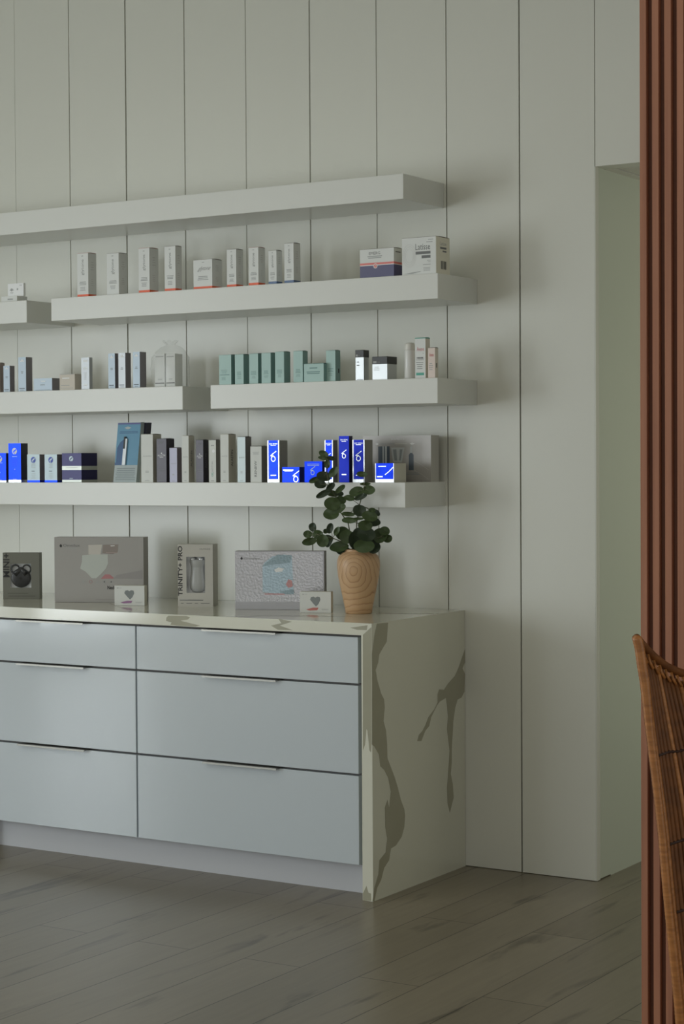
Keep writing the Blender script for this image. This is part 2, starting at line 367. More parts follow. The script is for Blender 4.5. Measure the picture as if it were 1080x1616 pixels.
def drawer_unit(x0, x1, label, hx0, hx1):
    t = empty('drawer_cabinet', ((x0+x1)/2, -.30, 0)); ox, oy = (x0+x1)/2, -.30
    tag(t, label, 'cabinet', 'drawer cabinets under the worktop')
    mb = MB(); mb.box(x0-ox, x1-ox, -.606-oy, -.004-oy, .108, H-T-.003, EDGE); mb.build('carcass', t)
    mb = MB(); mb.box(x0-.001-ox, x1+.001-ox, -.553-oy, -.535-oy, 0, .107, KICK); mb.build('plinth', t)
    for z0, z1 in ((.7125, .8655), (.4135, .7055), (.1115, .4065)):
        mb = MB(); mb.bbox(x0+.002-ox, x1-.002-ox, -.632-oy, -.6065-oy, z0, z1, GLOSS, r=.0015)
        dr = mb.build('drawer', t)
        mb = MB()                                   # edge pull folded over the drawer's top
        a, b = hx0-ox, hx1-ox
        mb.box(a, b, -.652-oy, -.610-oy, z1+.0004, z1+.0026, STEEL)
        mb.box(a, b, -.652-oy, -.650-oy, z1-.0035, z1+.0004, STEEL)
        mb.build('handle', dr)
    return t
drawer_unit(-.983, -.058, 'white gloss three-drawer cabinet beside the veined end panel', -.683, -.375)
drawer_unit(-1.745, -.985, 'white gloss three-drawer cabinet left of the one by the end panel', -1.53, -1.21)
mb = MB(); mb.box(-2.70, -1.75, -.632, -.004, .0, H-T-.002, GLOSS)
tag(mb.build('side_cabinet'), 'white gloss cabinet continuing the counter past the left edge', 'cabinet')

# ------------------------------------------------------------------ floating shelves
TH = .0872; SD = .2872
def shelf(x0, x1, z, label):
    mb = MB(); mb.bbox(x0, x1, -SD, 0, z-TH, z, SHELF, r=.0015)
    return tag(mb.build('floating_shelf'), label, 'shelf', 'white floating shelves on the panelled wall')
ZA, ZB, ZC, ZD = 2.4309, 2.0827, 1.7277, 1.3708
shelf(-3.3, -.0777, ZA, 'thick white floating shelf, the topmost and empty one')
shelf(-3.3, -1.780, ZB, 'white floating shelf under the topmost, ending at left, holding a small card')
shelf(-1.6556, .0559, ZB, 'white floating shelf holding slim white cartons and the navy banded box')
shelf(-3.3, -1.0257, ZC, 'white floating shelf holding pale blue cartons and a clear bag')
shelf(-.8990, .0530, ZC, 'white floating shelf holding a row of pale teal cartons')
shelf(-3.3, -.0763, ZD, 'lowest white floating shelf, crowded with blue, white and dark cartons')

# ------------------------------------------------------------------ cartons on the shelves
BOX = {
'gly1': (-1.5455,-1.4916,-0.2606,0.0488,2.0827,2.2511),
'gly2': (-1.4017,-1.3440,-0.2587,0.0521,2.0827,2.2419),
'gly3': (-1.2444,-1.1934,-0.2637,0.0546,2.0827,2.2508),
'gly4': (-1.1241,-1.0740,-0.2611,0.0393,2.0827,2.2504),
'gly5': (-0.9942,-0.9091,-0.2565,0.0621,2.0827,2.1922),
'gly6': (-0.8427,-0.8011,-0.2565,0.0444,2.0827,2.2215),
'gly7': (-0.7391,-0.6968,-0.2657,0.0432,2.0827,2.2207),
'gly8': (-0.6533,-0.6189,-0.2647,0.0369,2.0827,2.2044),
'gly9': (-0.5835,-0.5436,-0.2666,0.0447,2.0827,2.2258),
'eme': (-0.2607,-0.1237,-0.2752,0.0567,2.0827,2.1815),
'lat': (-0.0909,0.0425,-0.2752,0.0966,2.0827,2.2094),
'card_base': (-1.9344,-1.8517,-0.2617,0.0600,2.0827,2.1061),
'sk0': (-1.9940,-1.9472,-0.2594,0.0278,1.7277,1.8440),
'sk1': (-1.9248,-1.8923,-0.2639,0.0286,1.7277,1.8320),
'sk2': (-1.8514,-1.8120,-0.2591,0.0374,1.7277,1.8631),
'sk3': (-1.7719,-1.6781,-0.2601,0.0452,1.7277,1.7772),
'bei': (-1.6339,-1.5578,-0.2669,0.0398,1.7277,1.7894),
'whi': (-1.5301,-1.4909,-0.2605,0.0190,1.7277,1.8508),
'sk4': (-1.3942,-1.3625,-0.2641,0.0317,1.7277,1.8618),
'sk5': (-1.3471,-1.3136,-0.2622,0.0336,1.7277,1.8625),
'sk6': (-1.2759,-1.2432,-0.2638,0.0396,1.7277,1.8635),
'bag1': (-1.1759,-1.1298,-0.2589,0.0461,1.7277,1.8526),
'bag2': (-1.1216,-1.0793,-0.2619,0.0461,1.7277,1.8506),
'te1': (-0.8749,-0.8209,-0.2653,0.0540,1.7277,1.8367),
'te2': (-0.8072,-0.7692,-0.2607,0.0380,1.7277,1.8367),
'te3': (-0.7459,-0.7068,-0.2579,0.0391,1.7277,1.8376),
'te4': (-0.6877,-0.6476,-0.2636,0.0401,1.7277,1.8375),
'te5': (-0.6276,-0.5893,-0.2646,0.0412,1.7277,1.8399),
'te6': (-0.5497,-0.5105,-0.2626,0.0333,1.7277,1.8394),
'te7': (-0.4969,-0.4140,-0.2752,0.0209,1.7277,1.7917),
'te8': (-0.4159,-0.3774,-0.2555,0.0339,1.7277,1.8371),
'bk1': (-0.2924,-0.2573,-0.2592,0.0365,1.7277,1.8348),
'bk2': (-0.2254,-0.1637,-0.2564,0.0677,1.7277,1.8095),
'can': (-0.1023,-0.0644,-0.2571,0.0378,1.7277,1.8540),
'av1': (-0.0487,-0.0074,-0.2627,0.0311,1.7277,1.8666),
'av2': (0.0045,0.0318,-0.2661,0.0223,1.7277,1.8304),
'is0': (-1.9859,-1.9207,-0.2594,0.0600,1.3708,1.4868),
'is1': (-1.9064,-1.8419,-0.2605,0.0411,1.3708,1.5249),
'is2': (-1.8070,-1.7435,-0.2629,0.0600,1.3708,1.4805),
'is3': (-1.7161,-1.6534,-0.2645,0.0600,1.3708,1.4798),
'is4': (-1.6297,-1.5329,-0.2624,0.0958,1.3708,1.4838),
'al1': (-1.2422,-1.1866,-0.2616,0.0528,1.3708,1.5512),
'al2': (-1.1668,-1.1213,-0.2640,0.0499,1.3708,1.5338),
'al3': (-1.1067,-1.0722,-0.2637,0.0295,1.3708,1.4990),
'al4': (-1.0501,-1.0194,-0.2617,0.0356,1.3708,1.5432),
'al5': (-0.9895,-0.9561,-0.2569,0.0339,1.3708,1.5272),
'al6': (-0.9277,-0.8961,-0.2602,0.0280,1.3708,1.5265),
'al7': (-0.8735,-0.8364,-0.2638,0.0463,1.3708,1.5466),
'al8': (-0.7968,-0.7616,-0.2639,0.0385,1.3708,1.5364),
'al9': (-0.7406,-0.6918,-0.2618,0.0368,1.3708,1.5011),
'zo1': (-0.6634,-0.6124,-0.2648,0.0536,1.3708,1.5220),
'zo2': (-0.6001,-0.5265,-0.2648,0.0353,1.3708,1.4259),
'zo3': (-0.5060,-0.4322,-0.2611,0.0231,1.3708,1.4457),
'zo4': (-0.4169,-0.3837,-0.2662,0.0317,1.3708,1.5205),
'zo5': (-0.3603,-0.3195,-0.2614,0.0255,1.3708,1.5343),
'zo6': (-0.3029,-0.2547,-0.2629,0.0582,1.3708,1.5201),
'zo7': (-0.2132,-0.1376,-0.2587,0.0835,1.3708,1.4375),
}
def grow(k, **kw):
    v = list(BOX[k])
    for n, x in kw.items(): v[('x0', 'x1', 'yf', 'd', 'z0', 'z1').index(n)] = x
    return tuple(v)

# --- upper shelf: slim white cartons with a vertical script name
G_GLY = 'slim white cartons with a script name'
def gly_prints(word='glytone', wide=False, body=(.24, .36)):
    def f(F):
        if wide:
            F.text(word, .2, .60, .82, .78, INKM, shear=.25)
            F.lines(.22, .30, .8, .46, 3, INKL, .5, .2); F.rect(.45, .9, .58, .92, INKL)
        else:
            F.text(word, .36, .50, .66, .86, INKM, rot=True)
            F.lines(.18, body[0]+.03, .84, body[1], 3, INKM, .4, .25); F.lines(.25, body[0]-.1, .75, body[0]-.0, 3, INKL, .4, .3)
            F.rect(.40, .93, .56, .945, INKL)
    return f
def side_prints(F):
    F.lines(.3, .6, .7, .82, 4, INKF, .25, .4); F.lines(.3, .25, .65, .42, 4, INKF, .25, .4)
RIM_R = mat('red_flap', (196, 92, 72), rough=.5); RIM_D = mat('brown_flap', (120, 105, 92), rough=.5)
for k, band, topm, label, wide in (
    ('gly1', ORANGE, RIM_R, 'slim white carton with orange foot, first of its shelf from the left', False),
    ('gly2', None, RIM_D, 'slim white carton without any coloured foot, between two orange-footed ones', False),
    ('gly3', ORANGE, RIM_R, 'slim white orange-footed carton right of the carton without a coloured foot', False),
    ('gly4', ORANGE, RIM_D, 'tall narrow white orange-footed carton left of the squat wide one', False),
    ('gly5', ORANGE, RIM_D, 'squat wide white carton with orange foot on the upper product shelf', True),
    ('gly6', ORANGE, RIM_D, 'slim white orange-footed carton right beside the squat wide one', False),
    ('gly7', ORANGE, RIM_R, 'slim white orange-footed carton with red top edge next to the blue-footed pair', False),
    ('gly8', BLUEB, RIM_D, 'shorter slim white carton with blue foot', False),
    ('gly9', BLUEB, RIM_D, 'taller slim white carton with blue foot, right end of the slim row', False)):
    h = BOX[k][5]-BOX[k][4]
    carton(BOX[k], 'skincare_carton', label, 'box', G_GLY, WHITE, bands=[(0, .011/h, band)] if band else (),
           prints=gly_prints(wide=wide), sprints=side_prints, top=topm)
NAVY = mat('navy_card', (84, 82, 122), rough=.35); CORAL = mat('coral_band', (228, 128, 122), rough=.4)
def p_eme(F):
    F.text('EMERG', .27, .80, .60, .90, INK); F.lines(.22, .66, .66, .77, 2, INKL, .5, .2)
    F.layer(2).disc(.46, .40, .0085, WPRINT); F.layer(3).disc(.46, .40, .0062, CORAL)
    F.layer(4).stroke([(.44, .37), (.48, .43)], .0012, WPRINT)
carton(BOX['eme'], 'skincare_carton', 'white carton with navy lower half and coral stripe', 'box', None, WHITE,
       bands=[(0, .42, NAVY), (.42, .445, WPRINT), (.445, .52, CORAL)], prints=p_eme, top=RIM_D,
       sprints=lambda F: F.lines(.2, .84, .8, .9, 1, INK, .6, 0))
CREAM = mat('cream_card', (226, 222, 206), rough=.45)
def p_lat(F):
    F.text('Latisse', .40, .66, .83, .83, INK)
    F.rect(.77, .92, .92, .935, INKL); F.rect(.72, .855, .9, .868, INK)
    F.lines(.40, .54, .84, .62, 1, INK, .95, 0); F.lines(.58, .43, .84, .51, 1, INK, .95, 0)
    F.rect(.74, .36, .84, .375, INKL); F.rect(.76, .32, .84, .332, INKL); F.rect(.62, .25, .84, .268, INKL); F.lines(.63, .08, .83, .19, 3, INKL, .35, .1)
    for r in (.026, .021, .016): F.ring(.22, .52, r, .0006, INKF, sq=1.5)
    F.poly([(.02, .03), (.25, .06), (.55, .09), (.55, .075), (.3, .03)], INKL)
def s_lat(F):
    F.text('Latisse', .3, .78, .75, .88, INKL); F.lines(.3, .68, .76, .74, 1, INK, .9, 0); F.lines(.48, .60, .76, .65, 1, INK, .9, 0)
    for i, wd in enumerate((.02, .05, .02, .03, .05, .02, .04, .02)):
        F.rect(.34+i*.055, .14, .34+i*.055+wd, .36, INKD if i in (1, 4, 6) else INK)
carton(BOX['lat'], 'skincare_carton', 'large white carton with grey lettering and a barcode on its end', 'box', None, WHITE, CREAM,
       prints=p_lat, sprints=s_lat, top=RIM_D)
# little card standing on a flat box at the left
x0, x1, yf, dp, z0, z1 = BOX['card_base']
mb = MB(); mb.bbox(-(x1-x0)/2, (x1-x0)/2, 0, dp, 0, z1-z0, WHITE, r=.001)
F = Face(mb, (-(x1-x0)/2, 0, 0), (1, 0, 0), (0, 0, 1), (0, -1, 0), x1-x0, z1-z0); F.lines(.4, .3, .75, .6, 1, INKL, .8, .2)
tag(mb.build('sample_box', None, ((x0+x1)/2, yf, z0)), 'small flat white box under the little card at left', 'box')
mb = MB(); mb.box(-.041, .041, 0, .012, 0, .051, WPRINT)
F = Face(mb, (-.041, 0, 0), (1, 0, 0), (0, 0, 1), (0, -1, 0), .082, .051)
F.disc(.25, .52, .006, INKL); F.lines(.12, .45, .40, .60, 2, INKL, .5, .3); F.lines(.15, .22, .36, .36, 2, INKL, .4, .3); F.disc(.62, .55, .004, INKL); F.lines(.74, .78, .92, .90, 2, INKL, .35, .1)
tag(mb.build('price_card', None, (-1.880, yf+.024, z1)), 'small white printed card standing on a flat box at left', 'card')

# --- middle shelf, left: pale metallic blue cartons
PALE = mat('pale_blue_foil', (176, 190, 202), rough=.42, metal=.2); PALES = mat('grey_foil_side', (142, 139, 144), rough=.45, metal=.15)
SILV = mat('silver_foil', (188, 192, 196), rough=.4, metal=.3)
G_SK = 'pale blue foil cartons on the middle shelf'
def sk_prints(F):
    F.poly([(.25, .90), (.75, .90), (.78, .872), (.22, .872)], WPRINT); F.poly([(.38, .90), (.62, .90), (.56, .945), (.44, .945)], WPRINT)
    F.lines(.3, .52, .7, .60, 2, INK, .4, .4); F.rect(.12, .085, .82, .105, INKD); F.lines(.2, .03, .8, .06, 1, INK, .4, .2)
def sk_wide(F):
    F.poly([(.36, .82), (.66, .80), (.62, .72), (.42, .74)], WPRINT); F.lines(.35, .42, .62, .56, 2, INK, .35, .2); F.lines(.1, .06, .9, .12, 1, INK, .3, .1)
BROWNS = mat('taupe_card', (160, 148, 140), rough=.5)
carton(BOX['sk0'], 'skincare_carton', 'taupe carton cut by the left edge of the photo, on the middle shelf', 'box', None, BROWNS, BROWNS)
for k, m, lab in (('sk1', PALE, 'short slim pale blue carton left of the tall pale blue one'),
                  ('sk2', PALE, 'tall slim pale blue carton left of the low wide grey-blue box'),
                  ('sk4', PALE, 'first of three matching pale blue cartons, the one away from the clear bag'),
                  ('sk5', SILV, 'silvery middle carton of the three matching ones near the clear bag'),
                  ('sk6', PALE, 'last of three matching pale blue cartons, the one nearest the clear bag')):
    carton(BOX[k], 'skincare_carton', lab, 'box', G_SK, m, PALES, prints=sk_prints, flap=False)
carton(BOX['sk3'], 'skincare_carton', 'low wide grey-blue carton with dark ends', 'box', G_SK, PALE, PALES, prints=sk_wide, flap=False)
BEIGE = mat('beige_card', (214, 206, 194), rough=.5)
def p_bei(F): F.rect(.18, .72, .65, .78, WPRINT); F.rect(.1, .28, .65, .31, INKL); F.rect(.05, .12, .9, .14, INKL); F.rect(.05, .98, .95, 1, INKL)
carton(BOX['bei'], 'skincare_carton', 'low beige carton between the wide grey-blue and a slim white one', 'box', None, BEIGE, prints=p_bei, flap=False, top=RIM_D)
def p_whi(F): F.poly([(.2, .93), (.8, .92), (.7, .87), (.3, .87)], WPRINT); F.rect(.25, .66, .75, .69, WPRINT); F.rect(.25, .62, .72, .64, WPRINT); F.rect(.3, .12, .7, .16, WPRINT); F.lines(.3, .3, .7, .55, 5, INKL, .25, .3)
carton(BOX['whi'], 'skincare_carton', 'slim silvery white carton standing alone right of the beige box', 'box', None, SILV, prints=p_whi, flap=False)
def p_bag(F): F.rect(.04, .10, .96, .135, INK); F.lines(.3, .2, .75, .26, 2, INKL, .4, .3); F.rect(.1, .9, .9, .93, INKL)
for k, lab in (('bag1', 'left white carton inside the clear plastic bag'), ('bag2', 'right white carton inside the clear plastic bag')):
    carton(BOX[k], 'skincare_carton', lab, 'box', 'white cartons in the clear bag', WHITE, prints=p_bag, flap=False)
def film(name, rgb, alpha, rough):
    m = bpy.data.materials.new(name); m.use_nodes = True; nt = m.node_tree
    b = nt.nodes['Principled BSDF']; b.inputs['Base Color'].default_value = lin(*rgb); b.inputs['Roughness'].default_value = rough
    b.inputs['Alpha'].default_value = alpha; return m
BAG = film('clear_bag_film', (225, 228, 225), .16, .12); CLEAR = film('clear_window_film', (230, 232, 235), .03, .05)
def bag():
    x0, x1 = -1.186, -1.050; yc = -.235; n = 40; rows = []
    prof = [(0, .5, .036), (.02, .53, .040), (.07, .54, .042), (.11, .52, .038), (.135, .44, .028), (.15, .30, .016), (.156, .17, .009), (.162, .14, .008), (.168, .22, .012), (.173, .26, .013)]
    mb = MB(); vs = []
    for i, (z, hw, hd) in enumerate(prof):
        for k in range(n):
            a = 2*math.pi*k/n; c, s = math.cos(a), math.sin(a)
            e = .55 if i < 4 else .8
            wob = 1+.05*math.sin(5*a+i)+.04*math.sin(11*a+2*i)
            x = math.copysign(abs(c)**e, c)*hw*(x1-x0)*wob; y = math.copysign(abs(s)**e, s)*hd*wob
            vs.append((x, y, z+(.003*math.sin(7*a) if i > 6 else 0)))
    fs = [(i*n+k, i*n+(k+1) % n, (i+1)*n+(k+1) % n, (i+1)*n+k) for i in range(len(prof)-1) for k in range(n)]
    mb.add(vs, fs, BAG, True)
    o = mb.build('plastic_bag', None, ((x0+x1)/2, yc, ZC+.0005))
    return tag(o, 'clear plastic bag gathered at the top around two white cartons', 'bag')
bag()

# --- middle shelf, right: teal row
TEAL = mat('teal_card', (172, 204, 199), rough=.4); TEALS = mat('teal_shaded_side', (136, 170, 167), rough=.45); TEALI = mat('teal_ink', (104, 142, 140), rough=.5)  # TEALS is the teal darkened to paint in shade on the sides
G_TE = 'pale teal cartons in a row'
def te_prints(F): F.lines(.18, .30, .8, .44, 3, TEALI, .35, .3); F.lines(.25, .18, .75, .28, 3, TEALI, .25, .3)
def te_first(F): F.rect(.08, .325, .86, .345, TEALI); F.lines(.15, .38, .7, .52, 3, TEALI, .25, .4); F.lines(.15, .15, .6, .28, 3, TEALI, .25, .3)
def te_wide(F): F.lines(.25, .72, .72, .82, 1, TEALI, .6, .2); F.lines(.1, .42, .85, .6, 2, TEALI, .5, .2)
TE_LAB = {'te1': 'broad teal carton at the left end of the teal row', 'te2': 'slim teal carton right beside the broad teal one', 'te3': 'third teal carton of the row, counted from its broad left one',
          'te4': 'fourth teal carton of the row, counted from its broad left one', 'te5': 'teal carton just left of the gap in the teal row, its side in view',
          'te6': 'teal carton standing behind the low wide teal one', 'te7': 'low wide teal carton in front of the row', 'te8': 'teal carton at the right end of its row, near the black-capped box'}
for k, lab in TE_LAB.items():
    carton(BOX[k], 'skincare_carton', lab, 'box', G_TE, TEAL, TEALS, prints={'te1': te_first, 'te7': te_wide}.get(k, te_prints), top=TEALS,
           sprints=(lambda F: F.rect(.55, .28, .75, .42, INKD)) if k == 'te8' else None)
# --- black-lidded silver boxes
BLACK = mat('black_lid', (44, 44, 44), rough=.3); SILV2 = mat('satin_silver', (205, 208, 210), rough=.3, metal=.7)
def lidded(k, frac, label, low):
    x0, x1, yf, d, z0, z1 = BOX[k]; w, h = x1-x0, z1-z0
    t = empty('lidded_box', ((x0+x1)/2, yf, z0)); tag(t, label, 'box', 'black-lidded silver boxes')
    mb = MB(); mb.box(-w/2+.001, w/2-.001, .001, d-.001, 0, h*frac+.004, SILV2)
    F = Face(mb, (-w/2+.001, .001, 0), (1, 0, 0), (0, 0, 1), (0, -1, 0), w-.002, h*frac)
    F.lines(.1, .62, .5, .92, 5 if low else 2, INK, .25, .4)
    if not low: F.lines(.15, .02, .9, .08, 1, INKD, .4, .1)
    mb.build('lower_box', t)
    mb = MB(); mb.bbox(-w/2, w/2, 0, d, h*frac+.0042, h, BLACK, r=.0012)
    F = Face(mb, (-w/2, 0, h*frac+.0042), (1, 0, 0), (0, 0, 1), (0, -1, 0), w, h*(1-frac)-.004)
    F.rect(.08, .12, .3, .38, INKL); F.rect(.34, .18, .55, .3, INK)
    mb.build('lid', t)
lidded('bk1', .72, 'tall narrow silver box with a black lid', False)
lidded('bk2', .63, 'low wide silver box with a black lid', True)
x0, x1, yf, d, z0, z1 = BOX['can']; r = (x1-x0)/2; h = z1-z0
t = empty('spray_can', ((x0+x1)/2, yf+r, z0)); tag(t, 'white spray can with rounded cap beside the green-topped carton', 'spray can')
CAN = mat('white_can', (228, 228, 226), rough=.25, coat=.3); CAP = mat('can_cap', (222, 220, 214), rough=.35)
mb = MB(); mb.lathe([(r*.9, 0), (r, .003), (r, h*.78), (r*.97, h*.795)], CAN, 36)
mb.build('can_body', t)
mb = MB(); mb.lathe([(r*.94, h*.796), (r*.95, h*.80), (r*.93, h*.93), (r*.86, h*.97), (r*.7, h*.993), (r*.4, h)], CAP, 36); mb.build('cap', t)
GREEN = mat('aqua_green', (84, 170, 152), rough=.45); PINKR = mat('red_print', (206, 104, 108), rough=.5); PINKC = mat('blush_card', (232, 216, 208), rough=.5)
def p_av1(F):
    F.text('Avene', .18, .68, .86, .78, PINKR); F.disc(.78, .62, .0015, INKL); F.lines(.2, .46, .78, .56, 1, INK, .3, 0); F.text('Cicalfate', .1, .45, .82, .53, INKL)
    F.lines(.05, .22, .85, .42, 4, INK, .25, .4); F.rect(.1, .08, .85, .145, GREEN)
carton(BOX['av1'], 'skincare_carton', 'tall white carton with green top and green bar', 'box', None, WHITE, BEIGE, bands=[(.985, 1, GREEN)], prints=p_av1, top=GREEN)
def p_av2(F): F.text('Avene', .2, .72, .8, .84, PINKR); F.lines(.1, .25, .7, .52, 4, INKL, .3, .4)
carton(BOX['av2'], 'skincare_carton', 'small blush-white carton with red name, rightmost on the teal shelf', 'box', None, PINKC, BEIGE, prints=p_av2,
       sprints=lambda F: F.rect(.35, .35, .6, .5, INKD), top=RIM_D)

# --- lowest shelf
BLUE = mat('blue_foil', (12, 52, 200), rough=.26, metal=.8); BLUED = mat('deep_blue_foil', (22, 40, 160), rough=.3, metal=.7)
NAVYF = mat('navy_foil', (34, 30, 82), rough=.35, metal=.3); SLATE = mat('slate_side', (56, 56, 74), rough=.4)
SILVB = mat('bright_silver_foil', (236, 238, 240), rough=.22, metal=.9); ICE = mat('ice_white', (188, 204, 210), rough=.42, metal=.2)
GREYS = mat('grey_carton_side', (150, 150, 144), rough=.45); INKB = mat('blue_ink', (40, 70, 190), rough=.4)
G_IS = 'blue and ice-white cartons with a split-disc emblem'
def is_blue(F):
    print_split_disc(F, .5, .80, F.w*.20, WPRINT, BLUE); F.rect(.3, .655, .7, .67, ICE); F.lines(.25, .4, .75, .6, 5, BLUED, .2, .4); F.rect(.46, .33, .54, .345, WPRINT); F.rect(.35, .075, .65, .085, WPRINT)
def is_ice(F):
    print_split_disc(F, .5, .80, F.w*.19, INKB, ICE); F.lines(.3, .5, .7, .68, 3, INKL, .25, .3); F.rect(.35, .395, .6, .415, INKD); F.lines(.3, .12, .7, .34, 4, INKL, .2, .4)
def is_navy(F):
    print_split_disc(F, .48, .81, F.h*.09, ICE, NAVYF); F.rect(.38, .125, .56, .14, ICE); F.rect(.2, .50, .8, .515, INKL)
for k, lab in (('is0', 'short blue foil carton cut by the left edge of the photo'), ('is1', 'tall blue foil carton with round white emblem')):
    carton(BOX[k], 'skincare_carton', lab, 'box', G_IS, BLUE, SLATE, bands=[(0, .06, SILVB)], prints=is_blue, flap=False)  # slate sides paint in the dark room mirrored by the foil
for k, lab in (('is2', 'ice-white carton with blue emblem, next to the tall blue foil one'), ('is3', 'ice-white carton with blue emblem, next to the wide navy box')):
    carton(BOX[k], 'skincare_carton', lab, 'box', G_IS, ICE, PALES, bands=[(0, .075, BLUE)], prints=is_ice, flap=False)
NAVYB = mat('muted_silver_band', (188, 192, 184), rough=.35, metal=.4)
carton(BOX['is4'], 'skincare_carton', 'wide navy carton with silver bands and round emblem', 'box', None, NAVYF, NAVYF, bands=[(0, .085, NAVYB), (.42, .56, NAVYB)], prints=is_navy, flap=False)
# tester display leaning back
t = empty('tester_display', (-1.3225, -.262, ZD))
tag(t, 'blue and grey tester display leaning back beside the tall white carton', 'display')
DSKY = mat('display_sky', (92, 150, 184), rough=.35); DDEEP = mat('display_deep', (38, 86, 138), rough=.35); DGREY = mat('display_grey', (176, 188, 190), rough=.4); DVIO = mat('display_violet', (92, 98, 156), rough=.4); DTEXT = mat('display_text', (126, 136, 140), rough=.5)
def slab_leaning(mb, w0, w1, h, lean, th, m, x=0, y=0, z=0):
    vs = [(x-w0/2, y, z), (x+w0/2, y, z), (x+w1/2, y+lean, z+h), (x-w1/2, y+lean, z+h)]
    vs += [(a, b+th, c) for a, b, c in vs]
    mb.add(vs, [(0,1,2,3), (5,4,7,6), (0,4,5,1), (1,5,6,2), (2,6,7,3), (3,7,4,0)], m)
mb = MB(); HD = .2285; LEAN = .034
slab_leaning(mb, .110, .110, HD, LEAN, .022, DGREY)
ax = Vector((0, LEAN, HD)).normalized()
F = Face(mb, (-.055, 0, 0), (1, 0, 0), ax, Vector((1, 0, 0)).cross(ax), .110, HD)
F.rect(0, .29, 1, 1, DSKY); F.layer(2); F.rect(0, .975, 1, 1, DVIO)
F.poly([(.05, .29), (.05, .58), (.16, .67), (.36, .74), (.36, .29)], DDEEP); F.rect(.0, .29, .34, .33, DDEEP)
F.lines(.1, .82, .92, .865, 2, DDEEP, .4, .1); F.poly([(.3, .92), (.45, .94), (.6, .92), (.5, .895), (.4, .895)], DGREY)
F.lines(.08, .03, .95, .25, 7, DTEXT, .3, .15)
mb.build('display_board', t)
mb = MB(); TUBE = mat('tester_tube', (206, 210, 214), rough=.25, metal=.3)
slab_leaning(mb, .015, .015, .10, LEAN*.10/HD, .006, TUBE, x=-.008, y=LEAN*.30-.0068, z=HD*.29)
slab_leaning(mb, .0075, .0075, .046, LEAN*.046/HD, .0064, INKD, x=-.0118, y=LEAN*.565-.0074, z=HD*.56)
mb.build('tester_tube', t)
mb = MB(); slab_leaning(mb, .05, .05, .085, .0128, .028, SLATE, x=.041, y=.0233+LEAN*.62, z=HD*.62); mb.build('holder', t)

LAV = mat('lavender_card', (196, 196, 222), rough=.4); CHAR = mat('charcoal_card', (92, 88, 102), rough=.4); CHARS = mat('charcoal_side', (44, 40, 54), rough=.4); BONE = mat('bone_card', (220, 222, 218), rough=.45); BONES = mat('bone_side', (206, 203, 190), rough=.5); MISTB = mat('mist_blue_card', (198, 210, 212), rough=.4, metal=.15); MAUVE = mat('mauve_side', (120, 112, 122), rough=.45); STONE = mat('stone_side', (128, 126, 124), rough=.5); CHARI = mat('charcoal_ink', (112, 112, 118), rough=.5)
G_AL = 'slim cartons with a small printed name'
def al_plain(F): F.text('ALASTIN', .16, .535, .86, .56, INKL); F.lines(.35, .2, .65, .25, 2, INKL, .4, .2); F.lines(.3, .03, .7, .05, 1, INKL, .5, .2)
def al_dark(F):
    F.text('ALASTIN', .12, .60, .88, .64, WPRINT); F.poly([(.42, .67), (.52, .69), (.58, .66), (.5, .655)], WPRINT); F.lines(.3, .57, .7, .59, 1, WPRINT, .5, .1)
    F.rect(.3, .90, .62, .935, CHARI); F.lines(.15, .25, .85, .31, 2, CHARI, .4, .2); F.lines(.2, .03, .8, .06, 1, CHARI, .5, .2)
def al_side(m): return lambda F: F.text('ALASTIN', .32, .34, .62, .68, m, rot=True)
def al_dot(F): F.disc(.66, .74, .0062, WPRINT); F.text('RESTORE', .38, .26, .6, .5, INKL, rot=True); F.text('GEL', .34, .14, .62, .25, GREEN, rot=True); F.rect(.3, .86, .75, .885, INKL); F.rect(.3, .03, .7, .045, INKL)
def al_turned(F): F.text('RENEW', .36, .16, .58, .60, INK, rot=True); F.lines(.2, .76, .8, .86, 3, INKL, .3, .2)
for k, fm, sm, pr, sp, lab in (
    ('al1', BONE, BONES, al_plain, None, 'broad tall white carton beside the leaning blue display'),
    ('al2', CHAR, CHARS, al_dark, None, 'broad charcoal carton behind the short lavender one'),
    ('al3', LAV, MAUVE, al_plain, None, 'short lavender carton in front of a charcoal one'),
    ('al4', BONE, BONES, al_plain, al_side(INK), 'slim tall white carton between the lavender and the narrow charcoal cartons'),
    ('al5', CHAR, CHARS, al_dark, al_side(CHARI), 'narrow charcoal carton between two slim white ones'),
    ('al6', BONE, STONE, al_dot, None, 'slim white carton with a round white dot'),
    ('al7', BONE, BONES, al_plain, al_side(INKD), 'tallest slim white carton with dark lettering up its side'),
    ('al8', MISTB, STONE, al_plain, None, 'slim pale grey-blue carton with a dark side'),
    ('al9', BONE, STONE, al_turned, None, 'shorter broad white carton left of the blue foil ones')):
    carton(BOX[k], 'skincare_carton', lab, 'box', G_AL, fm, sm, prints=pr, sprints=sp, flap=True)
G_ZO = 'blue foil cartons with a slashed-ring emblem'
def zo_tall(border):
    def f(F):
        if border:
            F.rect(0, 0, .085, 1, SILVB); F.rect(.915, 0, 1, 1, SILVB); F.rect(0, 0, 1, .075, SILVB)
        F.layer(2); F.text('ZO SKIN', .16, .905, .84, .935, SILVB); F.rect(.28, .88, .72, .892, SILVB)
        print_zo(F, .5, .585, F.w*.27, SILVB); F.rect(.27, .158, .73, .182, SILVB); F.lines(.25, .24, .75, .36, 4, BLUED, .25, .3)
        F.layer(1)
    return f
def zo_low(F):
    F.rect(.05, .78, .66, .845, SILVB); F.rect(.14, .72, .6, .755, SILVB); print_zo(F, .80, .28, F.h*.27, SILVB); F.lines(.1, .3, .4, .5, 3, BLUED, .3, .3)
